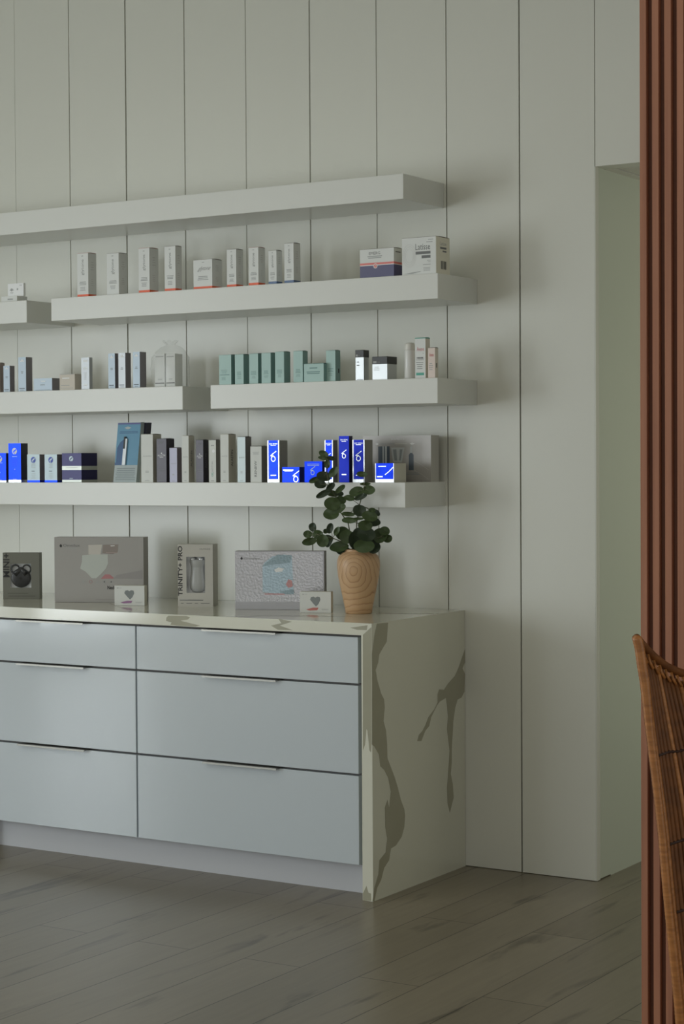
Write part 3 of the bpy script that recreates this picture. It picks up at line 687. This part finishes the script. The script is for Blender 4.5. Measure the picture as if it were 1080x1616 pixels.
def zo_mid(F): F.lines(.15, .78, .85, .9, 2, ICE, .4, .2); print_zo(F, .46, .50, F.h*.15, ICE); F.lines(.2, .1, .8, .3, 4, BLUED, .3, .3)
def zo_sq(F):
    F.rect(0, 0, .03, 1, SILVB); F.rect(.97, 0, 1, 1, SILVB); F.rect(0, 0, 1, .17, SILVB); F.layer(2)
    F.lines(.15, .8, .6, .88, 1, SILVB, .5, .2); F.stroke([(.52, .40), (.72, .55), (.97, .80)], .003, SILVB); F.rect(.1, .27, .4, .33, SILVB); F.layer(1)
for k, fm, sm, pr, lab, yaw in (
    ('zo1', BLUE, GREYS, zo_tall(True), 'tall white-edged blue foil carton standing clear of the plant', 0),
    ('zo2', BLUE, BLUED, zo_low, 'low wide blue foil carton beside the tall white-edged one', 0),
    ('zo3', BLUE, BLUED, zo_mid, 'squarish blue foil carton partly behind the leaves', R(1.5)),
    ('zo4', BLUE, GREYS, zo_tall(True), 'slim white-edged blue foil carton behind the topmost leaves', 0),
    ('zo5', BLUED, NAVYF, zo_tall(False), 'tallest deep blue carton without white edges', R(2)),  # deeper blue paints in a weaker window reflection at this angle
    ('zo6', BLUED, GREYS, zo_tall(True), 'white-edged deep blue carton right of the tallest one', R(2)),  # dimmer reflection put into the blue here too
    ('zo7', BLUE, BONES, zo_sq, 'small square blue-fronted carton in front of the grey gift box', 0)):
    carton(BOX[k], 'skincare_carton', lab, 'box', G_ZO, fm, sm, prints=pr, yaw=yaw, flap=False)
# gift set box with pictured bottles
GIFT = mat('gift_grey', (168, 164, 160), rough=.35, metal=.25); GIFTE = mat('gift_edge', (190, 188, 182), rough=.35, metal=.25); GDK = mat('gift_glass_dark', (84, 94, 104), rough=.3); GLT = mat('gift_glass_light', (186, 190, 190), rough=.3); GMD = mat('gift_glass_mid', (140, 146, 148), rough=.3)
def p_gift(F):
    F.text('SKINMEDICA', .42, .905, .62, .935, WPRINT); F.poly([(.19, .82), (.215, .845), (.24, .82), (.215, .795)], WPRINT); F.poly([(.69, .82), (.73, .845), (.77, .82), (.73, .795)], WPRINT)
    F.text('EVEN & CORRECT', .27, .81, .46, .835, GMD); F.rect(.48, .81, .66, .835, GIFTE)
    F.rect(.23, .4, .40, .77, GDK); F.layer(2).rect(.295, .4, .315, .77, GLT); F.rect(.33, .4, .36, .77, GLT); F.layer(1)
    F.poly([(.42, .74), (.62, .74), (.58, .42), (.45, .42)], GLT); F.layer(2).poly([(.45, .70), (.59, .70), (.56, .46), (.47, .46)], GMD)
    F.poly([(.50, .70), (.55, .70), (.54, .46), (.51, .46)], GLT); F.layer(1)
    F.poly([(.68, .25), (.75, .25), (.75, .58), (.73, .62), (.70, .62), (.68, .58)], GDK); F.rect(.70, .62, .73, .76, GLT)
    F.lines(.62, .15, .85, .21, 2, GMD, .4, .2)
    for a in (.25, .45): F.stroke([(.76, a), (.86, a-.08), (.97, a-.2)], .0016, GIFTE)
carton((-.3602, -.0791, -.10, .0575, ZD, 1.536), 'gift_box', 'wide grey gift box with pictured bottles at the lowest shelf end', 'box', None, GIFT, GIFTE, prints=p_gift, flap=False)

# ------------------------------------------------------------------ things on the worktop
OLIVE = mat('olive_grey_card', (120, 120, 111), rough=.45); OLIVED = mat('olive_ink', (88, 86, 78), rough=.5); TRAY = mat('white_tray', (226, 228, 230), rough=.3); JET = mat('jet_plastic', (22, 22, 24), rough=.35)
def windowed(mb, w, h, d, win, m, inner, depth):
    """carton with a recessed window opening: win = u0, v0, u1, v1"""
    a, b, c, e = win[0]*w-w/2, win[1]*h, win[2]*w-w/2, win[3]*h
    A = [(-w/2, 0, 0), (w/2, 0, 0), (w/2, 0, h), (-w/2, 0, h)]; B = [(a, 0, b), (c, 0, b), (c, 0, e), (a, 0, e)]; Cc = [(x, depth, z) for x, y, z in B]
    mb.add(A+B, [(i, (i+1) % 4, 4+(i+1) % 4, 4+i) for i in range(4)], m)
    mb.add(B+Cc, [(i, (i+1) % 4, 4+(i+1) % 4, 4+i) for i in range(4)]+[(4, 5, 6, 7)], inner)
    mb.add(A+[(x, d, z) for x, y, z in A], [(1, 5, 6, 2), (5, 4, 7, 6), (4, 0, 3, 7), (3, 2, 6, 7), (0, 4, 5, 1)], m)
# black device in a grey box
w, h, d = .146, .182, .04; rz = R(26)
t = empty('device_box', (-1.7985, -.315, H), rz); tag(t, 'olive grey box with a black eared device in its window', 'box')
mb = MB(); windowed(mb, w, h, d, (.205, .25, .775, .765), OLIVE, TRAY, .013)
F = Face(mb, (-w/2, 0, 0), (1, 0, 0), (0, 0, 1), (0, -1, 0), w, h)
F.text('MINI+', .01, .47, .185, .985, INKD, rot=True, bold=.021); F.lines(.12, .12, .7, .135, 1, OLIVED, .6, .1); F.lines(.14, .055, .9, .075, 1, OLIVED, .6, .1)
mb.build('carton', t)
mb = MB(); px, pz = -w/2+.49*w, .25*h
mb.lathe([(.0, 0)]*1+[(.036*math.sin(a), .0235-.0235*math.cos(a)) for a in [math.pi*i/16 for i in range(1, 16)]]+[(0, .047)], JET, 36)
V = [Vector(v) for v in mb.v]      # flattened teardrop body: swap so it faces forward
mb.v = [(px+v.x*1.10, .004+(v.z-.0235)*.3, pz+.037+v.y*1.02) for v in V]
mb2 = []
for sgn in (-1, 1):
    mb.tube([(px+sgn*.0225+.0165*math.cos(a), .004, pz+.072+.0165*math.sin(a)) for a in [2*math.pi*i/16 for i in range(17)]], .0034, JET, 8, False)
mb.tube([(px-.024, .004, pz+.052), (px-.008, .004, pz+.066), (px, .004, pz+.076), (px+.008, .004, pz+.066), (px+.024, .004, pz+.052)], [.013, .010, .006, .010, .013], JET, 10)
mb.build('black_device', t)
mb = MB(); n = 10                                      # film bulging a little over the device
grid = [(px-.0415+.083*i/n, .0004-.009*math.sin(math.pi*i/n)**.5*math.sin(math.pi*j/n)**.5, pz+.0935*j/n) for j in range(n+1) for i in range(n+1)]
mb.add(grid, [(j*(n+1)+i, j*(n+1)+i+1, (j+1)*(n+1)+i+1, (j+1)*(n+1)+i) for j in range(n) for i in range(n)], CLEAR, True); mb.build('window_film', t)
# large grey light-mask box
MAUVEG = mat('mauve_grey_card', (174, 171, 169), rough=.3, coat=.25); MASKC = mat('mask_print', (198, 203, 198), rough=.35); MASKL = mat('mask_light', (208, 203, 196), rough=.35); MASKS = mat('mask_strap', (152, 142, 137), rough=.35); ROSE = mat('rose_print', (188, 132, 136), rough=.35); ROSEL = mat('rose_pale', (176, 158, 154), rough=.35); MGD = mat('mauve_dark', (162, 158, 158), rough=.3)
def mask_prints(F):
    F.rect(.0, .27, 1, .30, MAUVEG)
    F.poly([(.06, .875), (.075, .895), (.088, .87), (.085, .845), (.065, .845)], INKD); F.text('Omnilux', .10, .852, .29, .895, INK); F.rect(.15, .825, .26, .834, INKL)
    F.poly([(.31, .62), (.315, .72), (.42, .735), (.60, .735), (.605, .60), (.58, .52), (.52, .43), (.47, .37), (.42, .37), (.35, .47), (.29, .52)], MASKC)
    F.poly([(.385, .735), (.385, .88), (.54, .885), (.52, .735)], MASKL); F.poly([(.54, .755), (.55, .885), (.72, .89), (.715, .78), (.66, .74)], MASKS)
    F.layer(2).poly([(.64, .86), (.68, .865), (.68, .875), (.63, .87)], WPRINT); F.rect(.58, .755, .71, .77, ROSEL); F.layer(1)
    F.poly([(.52, .36), (.57, .43), (.62, .43), (.68, .365)], ROSE); F.poly([(.66, .365), (.7, .42), (.99, .5), (.99, .36)], MGD)
    for i in range(5): F.ring(.33+i*.077, .315, .0065, .0012, INKL if i != 1 else ROSE); F.layer(2).disc(.33+i*.077, .315, .0028, INKL if i < 3 else INK); F.layer(1)
    F.text('Neck', .595, .20, .685, .255, INKD, bold=.03); F.lines(.45, .03, .72, .05, 1, MGD, .6, .1)
def stand(name, label, cat, group, w, h, d, m, side, prints, at, rz, flap=False, sprints=None):
    o = carton((-w/2, w/2, 0, d, 0, h), name, label, cat, group, m, side, prints=prints, flap=flap, sprints=sprints)
    o.location = (*at, H+.0006); o.rotation_euler.z = rz; return o
stand('device_box', 'large flat mauve-grey box with a pictured light mask', 'box', None, .3524, .2483, .065, MAUVEG, MGD, mask_prints, (-1.4105, -.3125), R(21.8))
def heart(accent):
    def f(F):
        F.rect(.08, .865, .14, .885, INK); F.rect(.15, .868, .24, .882, INKL)
        F.poly([(.33, .62), (.36, .74), (.44, .77), (.50, .72), (.56, .77), (.64, .75), (.66, .62), (.60, .42), (.52, .30), (.44, .42)], MASKS if False else GMD)
        F.poly([(.2, .15), (.42, .24), (.6, .24), (.56, .12), (.3, .10)], accent); F.rect(.70, .17, .93, .18, INKL); F.rect(.7, .13, .9, .14, INKL)
    return f
VIOL = mat('violet_print', (168, 128, 168), rough=.4); REDP = mat('red_heart_base', (206, 128, 122), rough=.4)
G_SM = 'small white boxes with a heart-shaped picture'
stand('device_box', 'small white box with violet-footed heart picture before the light-mask box', 'box', G_SM, .1168, .0738, .03, WHITE, BONES, heart(VIOL), (-1.206, -.386), R(20))
stand('device_box', 'small white box with red-footed heart picture beside the wooden vase', 'box', G_SM, .1118, .0735, .035, WHITE, BONES, heart(REDP), (-.4055, -.352), R(21))
# tall toning-device box
w, h, d = .133, .229, .075; rz = R(22)
t = empty('device_box', (-.9595, -.3075, H), rz); tag(t, 'tall stone-grey box with a pale device behind its window', 'box')
STONEC = mat('stone_grey_card', (198, 195, 188), rough=.45); CHROME = mat('tray_chrome', (226, 227, 229), rough=.2, metal=.45); DEV = mat('device_pearl', (176, 177, 176), rough=.3, coat=.3)
mb = MB(); windowed(mb, w, h, d, (.245, .22, .775, .80), STONEC, CHROME, .04)
F = Face(mb, (-w/2, 0, 0), (1, 0, 0), (0, 0, 1), (0, -1, 0), w, h)
F.text('TRINITY+ PRO', .004, .17, .135, .975, INKD, rot=True, bold=.021); F.text('NUFACE', .63, .915, .93, .935, INK)
F.lines(.05, .09, .72, .115, 1, INK, .5, .05); F.lines(.05, .115, .3, .10, 1, INKL, .5, .05)
for a, b in ((.08, .16), (.24, .4), (.48, .57), (.65, .9)): F.rect(a, .045, b, .055, INK)
mb.build('carton', t)
mb = MB(); cx, cz = -w/2+.51*w, .225*h
prof = [(.012, 0), (.022, .004), (.0275, .014), (.0295, .03), (.028, .05), (.0245, .072), (.0235, .085), (.024, .088), (.0235, .090), (.0245, .095), (.027, .108), (.029, .116), (.026, .121)]
mb.lathe([(r, z) for r, z in prof], DEV, 36); mb.v = [(cx+x, .026+y*.6, cz+z) for x, y, z in mb.v]
for sx in (-.015, .015):
    bm = bmesh.new(); bmesh.ops.create_uvsphere(bm, u_segments=14, v_segments=10, radius=.0085)
    for v in bm.verts: v.co += Vector((cx+sx, .020, cz+.122))
    mb.bm(bm, CHROME, True)
mb.build('toning_device', t)
mb = MB(); a, b = -w/2+.245*w, -w/2+.775*w
mb.poly([(a, .0006, .22*h), (b, .0006, .22*h), (b, .0006, .80*h), (a, .0006, .80*h)], CLEAR); mb.build('window_film', t)
# shrink-wrapped silver box
WRAP = mat('crinkled_silver', (196, 196, 203), rough=.24, metal=.55, bump=.3, bscale=120); WSKY = mat('wrap_sky', (178, 198, 212), rough=.24, metal=.45, bump=.3, bscale=120); WDEEP = mat('wrap_deep', (150, 170, 180), rough=.26, metal=.4, bump=.3, bscale=120); WROSE = mat('wrap_rose', (200, 150, 152), rough=.3, metal=.3, bump=.3, bscale=120); WGR = mat('wrap_grey', (176, 176, 182), rough=.3, metal=.4)
def wrap_prints(F):
    F.poly([(.06, .875), (.075, .905), (.088, .875), (.083, .855), (.066, .855)], INKD); F.text('Omnilux', .10, .855, .28, .895, INK)
    F.poly([(.31, .30), (.31, .72), (.33, .80), (.42, .91), (.55, .94), (.64, .92), (.65, .60), (.655, .28), (.50, .27)], WSKY); F.layer(2)
    F.poly([(.30, .74), (.40, .86), (.48, .94), (.64, .93), (.62, .80), (.5, .78), (.42, .77)], WDEEP); F.poly([(.44, .68), (.49, .72), (.55, .70), (.53, .65), (.46, .64)], WPRINT)
    F.poly([(.57, .43), (.60, .52), (.64, .50), (.65, .40), (.6, .37)], WROSE); F.rect(.33, .255, .56, .275, WROSE); F.poly([(.5, .3), (.66, .36), (.66, .26), (.56, .265)], WDEEP); F.layer(1)
    for i in range(5): F.ring(.33+i*.078, .175, .0075, .0012, INKL)
    F.rect(0, .985, 1, 1, WGR); F.rect(.985, 0, 1, 1, WGR); F.rect(0, .0, 1, .13, WGR)
stand('device_box', 'shrink-wrapped silver box with bluish picture, left of the wooden vase', 'box', None, .3258, .21, .05, WRAP, STONE, wrap_prints, (-.596, -.293), R(23))

# ------------------------------------------------------------------ vase and greenery
def vase_wood():
    m = bpy.data.materials.new('turned_wood'); m.use_nodes = True; nt = m.node_tree; N = nt.nodes; L = nt.links; b = N['Principled BSDF']
    tc = N.new('ShaderNodeTexCoord'); mp = N.new('ShaderNodeMapping')      # growth rings round an axis that leaves the vase at its knot
    mp.vector_type = 'TEXTURE'; mp.inputs['Location'].default_value = (.022, -.07, .150); mp.inputs['Rotation'].default_value = (R(58), R(0), R(24))
    w = N.new('ShaderNodeTexWave'); w.wave_type = 'RINGS'; w.rings_direction = 'Z'; w.inputs['Scale'].default_value = 21; w.inputs['Distortion'].default_value = 2.6
    w.inputs['Detail'].default_value = 2; w.inputs['Detail Scale'].default_value = 1.2; w.wave_profile = 'SAW'
    L.new(tc.outputs['Object'], mp.inputs['Vector']); L.new(mp.outputs['Vector'], w.inputs['Vector'])
    r = N.new('ShaderNodeValToRGB'); e = r.color_ramp.elements
    e[0].position = 0; e[0].color = lin(206, 170, 132); e[1].position = 1; e[1].color = lin(172, 129, 92)
    k = e.new(.75); k.color = lin(202, 164, 124)
    L.new(w.outputs['Fac'], r.inputs['Fac']); L.new(r.outputs['Color'], b.inputs['Base Color']); b.inputs['Roughness'].default_value = .42
    return m
VW = vase_wood(); VY = -.295
t = empty('wooden_vase', (-.262, VY, H)); tag(t, 'turned pale wood vase with ring grain holding green sprigs', 'vase')
mb = MB()
mb.lathe([(.044, 0), (.0465, .002), (.049, .02), (.056, .055), (.066, .10), (.0725, .135), (.0755, .165), (.0745, .185), (.069, .201), (.058, .211), (.049, .2155), (.0465, .219), (.0485, .222), (.046, .2245), (.040, .222), (.038, .20)], VW, 56)
mb.build('vase_body', t)
LEAF = mat('leaf_green', (66, 84, 46), rough=.5, noise=.12, nscale=30); LEAFB = mat('leaf_dark', (44, 58, 37), rough=.5, noise=.12, nscale=30); STEM = mat('sprig_stem', (92, 96, 66), rough=.6)
SPRIGS = {
'A':( [(-0.2893, -0.285, 1.1246), (-0.2948, -0.309, 1.2289), (-0.3123, -0.333, 1.2691), (-0.3156, -0.357, 1.3212), (-0.3297, -0.375, 1.3609), (-0.341, -0.375, 1.4084), (-0.336, -0.375, 1.4518)] , [(-0.3445, -0.3872, 1.4716, 0.0167, 0.0114, 20.0), (-0.3627, -0.3587, 1.4567, 0.0189, 0.0074, 10.0), (-0.3138, -0.3879, 1.4556, 0.0146, 0.0081, 0.0), (-0.3487, -0.3566, 1.436, 0.0105, 0.0163, 0.0), (-0.3127, -0.3755, 1.4083, 0.0209, 0.0134, -45.0), (-0.356, -0.3701, 1.3925, 0.0231, 0.0184, 0.0), (-0.3981, -0.3633, 1.3806, 0.019, 0.0102, -20.0), (-0.3677, -0.3742, 1.3649, 0.0189, 0.0155, 0.0), (-0.3194, -0.3839, 1.3571, 0.0167, 0.0114, -40.0), (-0.2769, -0.3887, 1.3494, 0.0187, 0.0097, -45.0), (-0.3416, -0.3934, 1.3336, 0.0272, 0.0114, -25.0), (-0.3248, -0.3645, 1.3331, 0.0189, 0.0114, 0.0), (-0.2887, -0.3776, 1.3335, 0.0146, 0.0097, 0.0), (-0.309, -0.39, 1.2982, 0.0259, 0.0235, 0.0), (-0.2962, -0.3583, 1.3094, 0.0188, 0.0155, 0.0), (-0.3171, -0.3849, 1.2625, 0.0259, 0.0219, 0.0), (-0.279, -0.3788, 1.2824, 0.0167, 0.0134, -50.0)] ),
'B':( [(-0.2799, -0.285, 1.1248), (-0.2549, -0.317, 1.2296), (-0.2234, -0.349, 1.2939), (-0.1949, -0.365, 1.3492), (-0.1945, -0.365, 1.4001)] , [(-0.1982, -0.374, 1.4002, 0.0166, 0.0101, 0.0), (-0.1936, -0.3593, 1.3668, 0.0166, 0.0056, 0.0), (-0.1788, -0.3615, 1.3453, 0.0215, 0.0169, 0.0), (-0.2275, -0.3606, 1.3393, 0.0241, 0.0182, -20.0), (-0.2485, -0.3753, 1.3179, 0.0187, 0.0109, 0.0), (-0.203, -0.3745, 1.322, 0.0228, 0.0097, -20.0), (-0.2532, -0.3758, 1.2629, 0.0208, 0.0081, 5.0), (-0.2508, -0.3726, 1.2412, 0.025, 0.0109, 0.0), (-0.2042, -0.3807, 1.2752, 0.0207, 0.0221, 0.0), (-0.1638, -0.3797, 1.256, 0.0248, 0.0201, 0.0), (-0.1621, -0.3446, 1.2668, 0.0166, 0.0121, 20.0), (-0.1736, -0.3448, 1.2353, 0.0258, 0.0178, 0.0), (-0.1552, -0.3787, 1.2775, 0.0116, 0.008, 0.0), (-0.2057, -0.3859, 1.2479, 0.0186, 0.0048, 0.0), (-0.1833, -0.378, 1.2245, 0.0228, 0.0181, 0.0)] ),
'C':( [(-0.294, -0.285, 1.1245), (-0.3054, -0.3303, 1.1639), (-0.3225, -0.37, 1.179), (-0.3835, -0.37, 1.19)] , [(-0.4078, -0.3612, 1.2153, 0.0139, 0.0156, 0.0), (-0.4317, -0.3577, 1.1901, 0.0148, 0.0136, 0.0), (-0.4041, -0.391, 1.1658, 0.0231, 0.0139, -15.0), (-0.3833, -0.3666, 1.1899, 0.0177, 0.0172, 0.0), (-0.3484, -0.3919, 1.1695, 0.0193, 0.0224, 0.0), (-0.332, -0.3693, 1.2125, 0.0109, 0.0187, 15.0), (-0.3382, -0.3638, 1.1647, 0.0105, 0.0212, 25.0), (-0.3617, -0.3486, 1.2015, 0.0084, 0.0102, 0.0), (-0.297, -0.3806, 1.2035, 0.0084, 0.017, 25.0), (-0.3497, -0.3567, 1.1781, 0.0147, 0.0114, 0.0)] ),
'D':( [(-0.2753, -0.285, 1.1248), (-0.2553, -0.321, 1.1585), (-0.2357, -0.33, 1.1908)] , [(-0.321, -0.305, 1.1926, 0.0232, 0.0246, 0.0), (-0.284, -0.3345, 1.1823, 0.0252, 0.0245, 0.0), (-0.3141, -0.3391, 1.1463, 0.0315, 0.0196, -10.0), (-0.3015, -0.3295, 1.1322, 0.0252, 0.0163, 0.0), (-0.2429, -0.3335, 1.171, 0.0284, 0.0346, 0.0), (-0.1902, -0.3594, 1.1925, 0.0291, 0.0262, 0.0), (-0.2061, -0.3487, 1.1526, 0.0333, 0.0235, 0.0), (-0.1844, -0.3239, 1.148, 0.0229, 0.0243, 0.0), (-0.2367, -0.3282, 1.1986, 0.0209, 0.0163, 0.0)] ),
'E':( [(-0.2683, -0.285, 1.125), (-0.214, -0.305, 1.1704), (-0.1604, -0.31, 1.1833)] , [(-0.1685, -0.304, 1.1869, 0.023, 0.0276, 0.0), (-0.1547, -0.2963, 1.2026, 0.0167, 0.0162, 0.0), (-0.1464, -0.2912, 1.1769, 0.015, 0.0162, 0.0), (-0.2035, -0.2918, 1.1741, 0.0252, 0.0236, 0.0)] ),
}
LAB = {'A': 'tall dark green sprig rising up left in front of the blue cartons', 'B': 'upright sprig with round leaves rising toward the small square carton',
       'C': 'sprig reaching out low to the left of the vase', 'D': 'dense leafy clump over the mouth of the wooden vase', 'E': 'short sprig hanging out to the right of the vase'}
rng = random.Random(4)
for k, (stem, leaves) in SPRIGS.items():
    base = Vector((-.262+{'A': -.012, 'B': .004, 'C': -.022, 'D': .012, 'E': .022}[k], VY, H+.19))
    t = empty('eucalyptus_sprig', base); tag(t, LAB[k], 'plant', 'green sprigs in the wooden vase')
    P = [Vector((0, 0, 0))]+[Vector(p)-base for p in stem]
    mb = MB(); mb.tube(P, [.0028]+[.0024-.0012*i/len(P) for i in range(1, len(P))], STEM, 6)
    tips = []
    for lx, ly, lz, a, b, rot in leaves:
        c = Vector((lx, ly, lz))-base
        q = min(P[1:], key=lambda s: (s-c).length+max(0, s.z-c.z)*.5)
        tips.append((c, q))
        mb.tube([q, (q+c)/2+Vector((0, .004, 0)), c+Vector((0, .002, 0))], [.0012, .001, .0008], STEM, 5)
    mb.build('stem', t)
    mb = MB()
    for (lx, ly, lz, a, b, rot), (c, q) in zip(leaves, tips):
        # leaf blade: oval outline with a pinched tip, cupped along the midrib, facing roughly into the room
        n = 18; rr = R(-rot); nrm = Vector((.45+rng.uniform(-.35, .35), -1, rng.uniform(-.15, .55))).normalized()
        X = Vector((1, 0, 0)); X = (X-nrm*X.dot(nrm)).normalized(); Z = nrm.cross(X)*-1
        if Z.z < 0: Z = -Z
        fx = 1/max(.5, .848*X.x-.0+.529*X.y*1.0+.15)
        vs = [c-nrm*.003]; 
        for j in range(2):
            s = (.55, 1.0)[j]
            for i in range(n):
                w = 2*math.pi*i/n; u, v = math.cos(w)*a*s*1.12, math.sin(w)*b*s
                u2, v2 = u*math.cos(rr)-v*math.sin(rr), u*math.sin(rr)+v*math.cos(rr)
                cup = (v/b)**2*b*.22 if a > b else (u/a)**2*a*.22
                vs.append(c+X*u2+Z*v2+nrm*(cup-.003*(1-s))+nrm*.0015*math.sin(3*w+lx*90))
        fs = [(0, 1+i, 1+(i+1) % n) for i in range(n)]+[(1+i, 1+n+i, 1+n+(i+1) % n, 1+(i+1) % n) for i in range(n)]
        mb.add(vs, fs, LEAF if rng.random() < (.25 if k == 'D' else .6) else LEAFB, True)
    mb.build('leaves', t)

# ------------------------------------------------------------------ slatted partition
def wood(name, a, b, sx, rough):
    m = bpy.data.materials.new(name); m.use_nodes = True; nt = m.node_tree; N = nt.nodes; L = nt.links; p = N['Principled BSDF']
    tc = N.new('ShaderNodeTexCoord'); q = N.new('ShaderNodeMapping'); q.inputs['Scale'].default_value = sx; L.new(tc.outputs['Object'], q.inputs['Vector'])
    n = N.new('ShaderNodeTexNoise'); n.inputs['Scale'].default_value = 1; n.inputs['Detail'].default_value = 6; L.new(q.outputs['Vector'], n.inputs['Vector'])
    r = N.new('ShaderNodeValToRGB'); e = r.color_ramp.elements; e[0].position = .3; e[0].color = lin(*a); e[1].position = .7; e[1].color = lin(*b)
    L.new(n.outputs['Fac'], r.inputs['Fac']); L.new(r.outputs['Color'], p.inputs['Base Color']); p.inputs['Roughness'].default_value = rough
    return m
SLAT = wood('slat_wood', (150, 98, 74), (172, 116, 88), (60, 60, 2.2), .5); SLATB = wood('slat_backing', (96, 56, 38), (110, 66, 46), (40, 40, 2), .6)
PX, PY, PL = 1.620, -2.235, 1.30
t = empty('slatted_partition', (PX, PY, 0)); tag(t, 'reddish brown vertical wood slat partition at the right edge', 'partition')
mb = MB(); mb.box(.001, PL, .013, .10, .0, CZ-.002, SLATB); mb.build('panel', t)
mb = MB(); pitch = .0275
for i in range(int(PL/pitch)):
    mb.bbox(i*pitch, i*pitch+.0148, 0, .0129, 0, CZ-.002, SLAT, r=.0008, seg=1)
mb.build('slats', t)

# ------------------------------------------------------------------ rattan chair
CANE = wood('rattan_cane', (144, 90, 44), (184, 122, 66), (30, 30, 160), .38); CANED = wood('rattan_core', (96, 54, 16), (122, 72, 24), (20, 20, 60), .6); BIND = mat('dark_binding', (52, 28, 16), rough=.6)
t = empty('rattan_chair', (2.318136, -2.972203, 0), YAW*-1*-1)
t.rotation_euler.z = -YAW
tag(t, 'tall-backed honey brown rattan chair cut by the right edge', 'chair')
RAIL = [(-.3644, 0, 1.1600), (-.3604, 0, 1.1436), (-.357, 0, 1.1174), (-.3519, 0, 1.0862), (-.3485, 0, 1.052), (-.3446, 0, 1.0118), (-.3367, 0, .9493), (-.3298, 0, .8877), (-.3252, 0, .8464), (-.319, 0, .7685), (-.314, 0, .7169), (-.3071, 0, .6511), (-.2996, 0, .5771), (-.2972, 0, .5446), (-.285, 0, .43)]
def rail_x(z):
    for (xa, _, za), (xb, _, zb) in zip(RAIL, RAIL[1:]):
        if zb <= z <= za: return xa+(xb-xa)*(za-z)/(za-zb)
    return RAIL[0][0] if z > RAIL[0][2] else RAIL[-1][0]
def top_z(x):
    x = abs(x); pts = [(.0, 1.055), (.10, 1.060), (.18, 1.071), (.24, 1.083), (.2687, 1.0947), (.2833, 1.1003), (.3059, 1.1122), (.3275, 1.1283), (.3496, 1.1487), (.366, 1.166)]
    for (a, za), (b, zb) in zip(pts, pts[1:]):
        if a <= x <= b: return za+(zb-za)*(x-a)/(b-a)
    return pts[-1][1]
def arc_y(s): return .28*(1-s*s)          # s = -1..1 across the back
# frame: wrapped side rails running down into the front legs, top rail
mb = MB()
for sg in (-1, 1):
    pts = [(-sg*x if sg > 0 else x, y, z) for x, y, z in RAIL]+[(sg*.285, -.005, .25), (sg*.30, -.01, .008)]
    # sampled finely so that the cane wrapping shows as small ridges
    fine = []; rad = []
    for i in range(len(pts)-1):
        A, B = Vector(pts[i]), Vector(pts[i+1]); n = max(2, int((B-A).length/.003))
        for j in range(n):
            fine.append(A.lerp(B, j/n)); zz = fine[-1].z
            base = .0078 if zz > 1.09 else (.0062+.0016*max(0, (zz-1.0)/.09) if zz > 1.0 else .0062)
            base += .0012*max(0, min(1, (.85-zz)/.3))
            rad.append(base+.0004*(len(fine) % 2))
    fine.append(Vector(pts[-1])); rad.append(rad[-1])
    mb.tube([fine[0]+Vector((0, .0, .004)), *fine], [.004, *rad], CANE, 12)
mb.build('side_rails', t)
mb = MB()
mb.tube([(.366*s, arc_y(s), top_z(.366*s)-.006) for s in [i/30 for i in range(-30, 31)]], .0072, CANED, 10)
mb.build('top_rail', t)
# back: upright canes flaring toward the top rail, with a woven skin behind them
def back_pt(s, f):                          # f = 0 at the seat, 1 just below the top rail
    xt = .366*s; zt = top_z(xt)-.022; zz = .43+(zt-.43)*f
    a = abs(s)**5
    inner = .64+.36*f*f; outer = -rail_x(zz)/.366+.012
    return Vector((.366*s*(inner*(1-a)+outer*a), arc_y(s)*(.80+.20*f)+.003, zz))
mb = MB(); NS = 61
for i in range(NS):
    s = math.sin(1.44*(2*i/(NS-1)-1))/math.sin(1.44)*.995
    mb.tube([back_pt(s, f/14) for f in range(15)], .0052, CANE if i % 5 == 2 else CANED, 7)
rows = [[back_pt(-1+2*i/60, f/14)+Vector((0, .006, 0)) for i in range(61)] for f in range(15)]
vs = [p for r in rows for p in r]
mb.add(vs, [(f*61+i, f*61+i+1, (f+1)*61+i+1, (f+1)*61+i) for f in range(14) for i in range(60)], CANED, True)
mb.build('backrest', t)
mb = MB()
for z in (.60, .72, .829, .971):
    pts = []
    for i in range(41):
        s = -.97+1.94*i/40; zt = top_z(.366*s)-.022; pts.append(back_pt(s, (z-.43)/(zt-.43))+Vector((0, -.0048, .002*math.sin(i*1.9))))
    mb.tube(pts, .0028, BIND, 6)
mb.build('binding', t)
mb = MB()                                   # lashing looping between top rail and canes
for i in range(60):
    s = -.97+1.94*i/59; xt = .366*s; a = Vector((xt, arc_y(s)-.006, top_z(xt)-.012)); b = Vector((xt+.008, arc_y(s)-.007, top_z(xt+.008)-.027))
    mb.tube([a, (a+b)/2+Vector((-.002, -.004, 0)), b], .0026, CANE, 6)
mb.build('lashing', t)
mb = MB()
n = 28; ring = [(.27*math.cos(a), .02+.235*math.sin(a)*(1 if math.sin(a) > 0 else 1.5)) for a in [2*math.pi*i/n for i in range(n)]]
for z, k in ((.40, .98), (.43, 1.0), (.442, .93)):
    pass
vs = [(x*k, y*k, z) for z, k in ((.40, .97), (.425, 1.0), (.442, .93)) for x, y in ring]
mb.add(vs, [(j*n+i, j*n+(i+1) % n, (j+1)*n+(i+1) % n, (j+1)*n+i) for j in range(2) for i in range(n)]+[tuple(range(2*n, 3*n)), tuple(range(n-1, -1, -1))], CANE)
mb.build('seat', t)
for sx in (-.2, .2):
    mb = MB(); mb.tube([(sx*.9, .20, .40), (sx*1.1, .26, .008)], [.014, .012], CANE, 10); mb.build('leg', t)
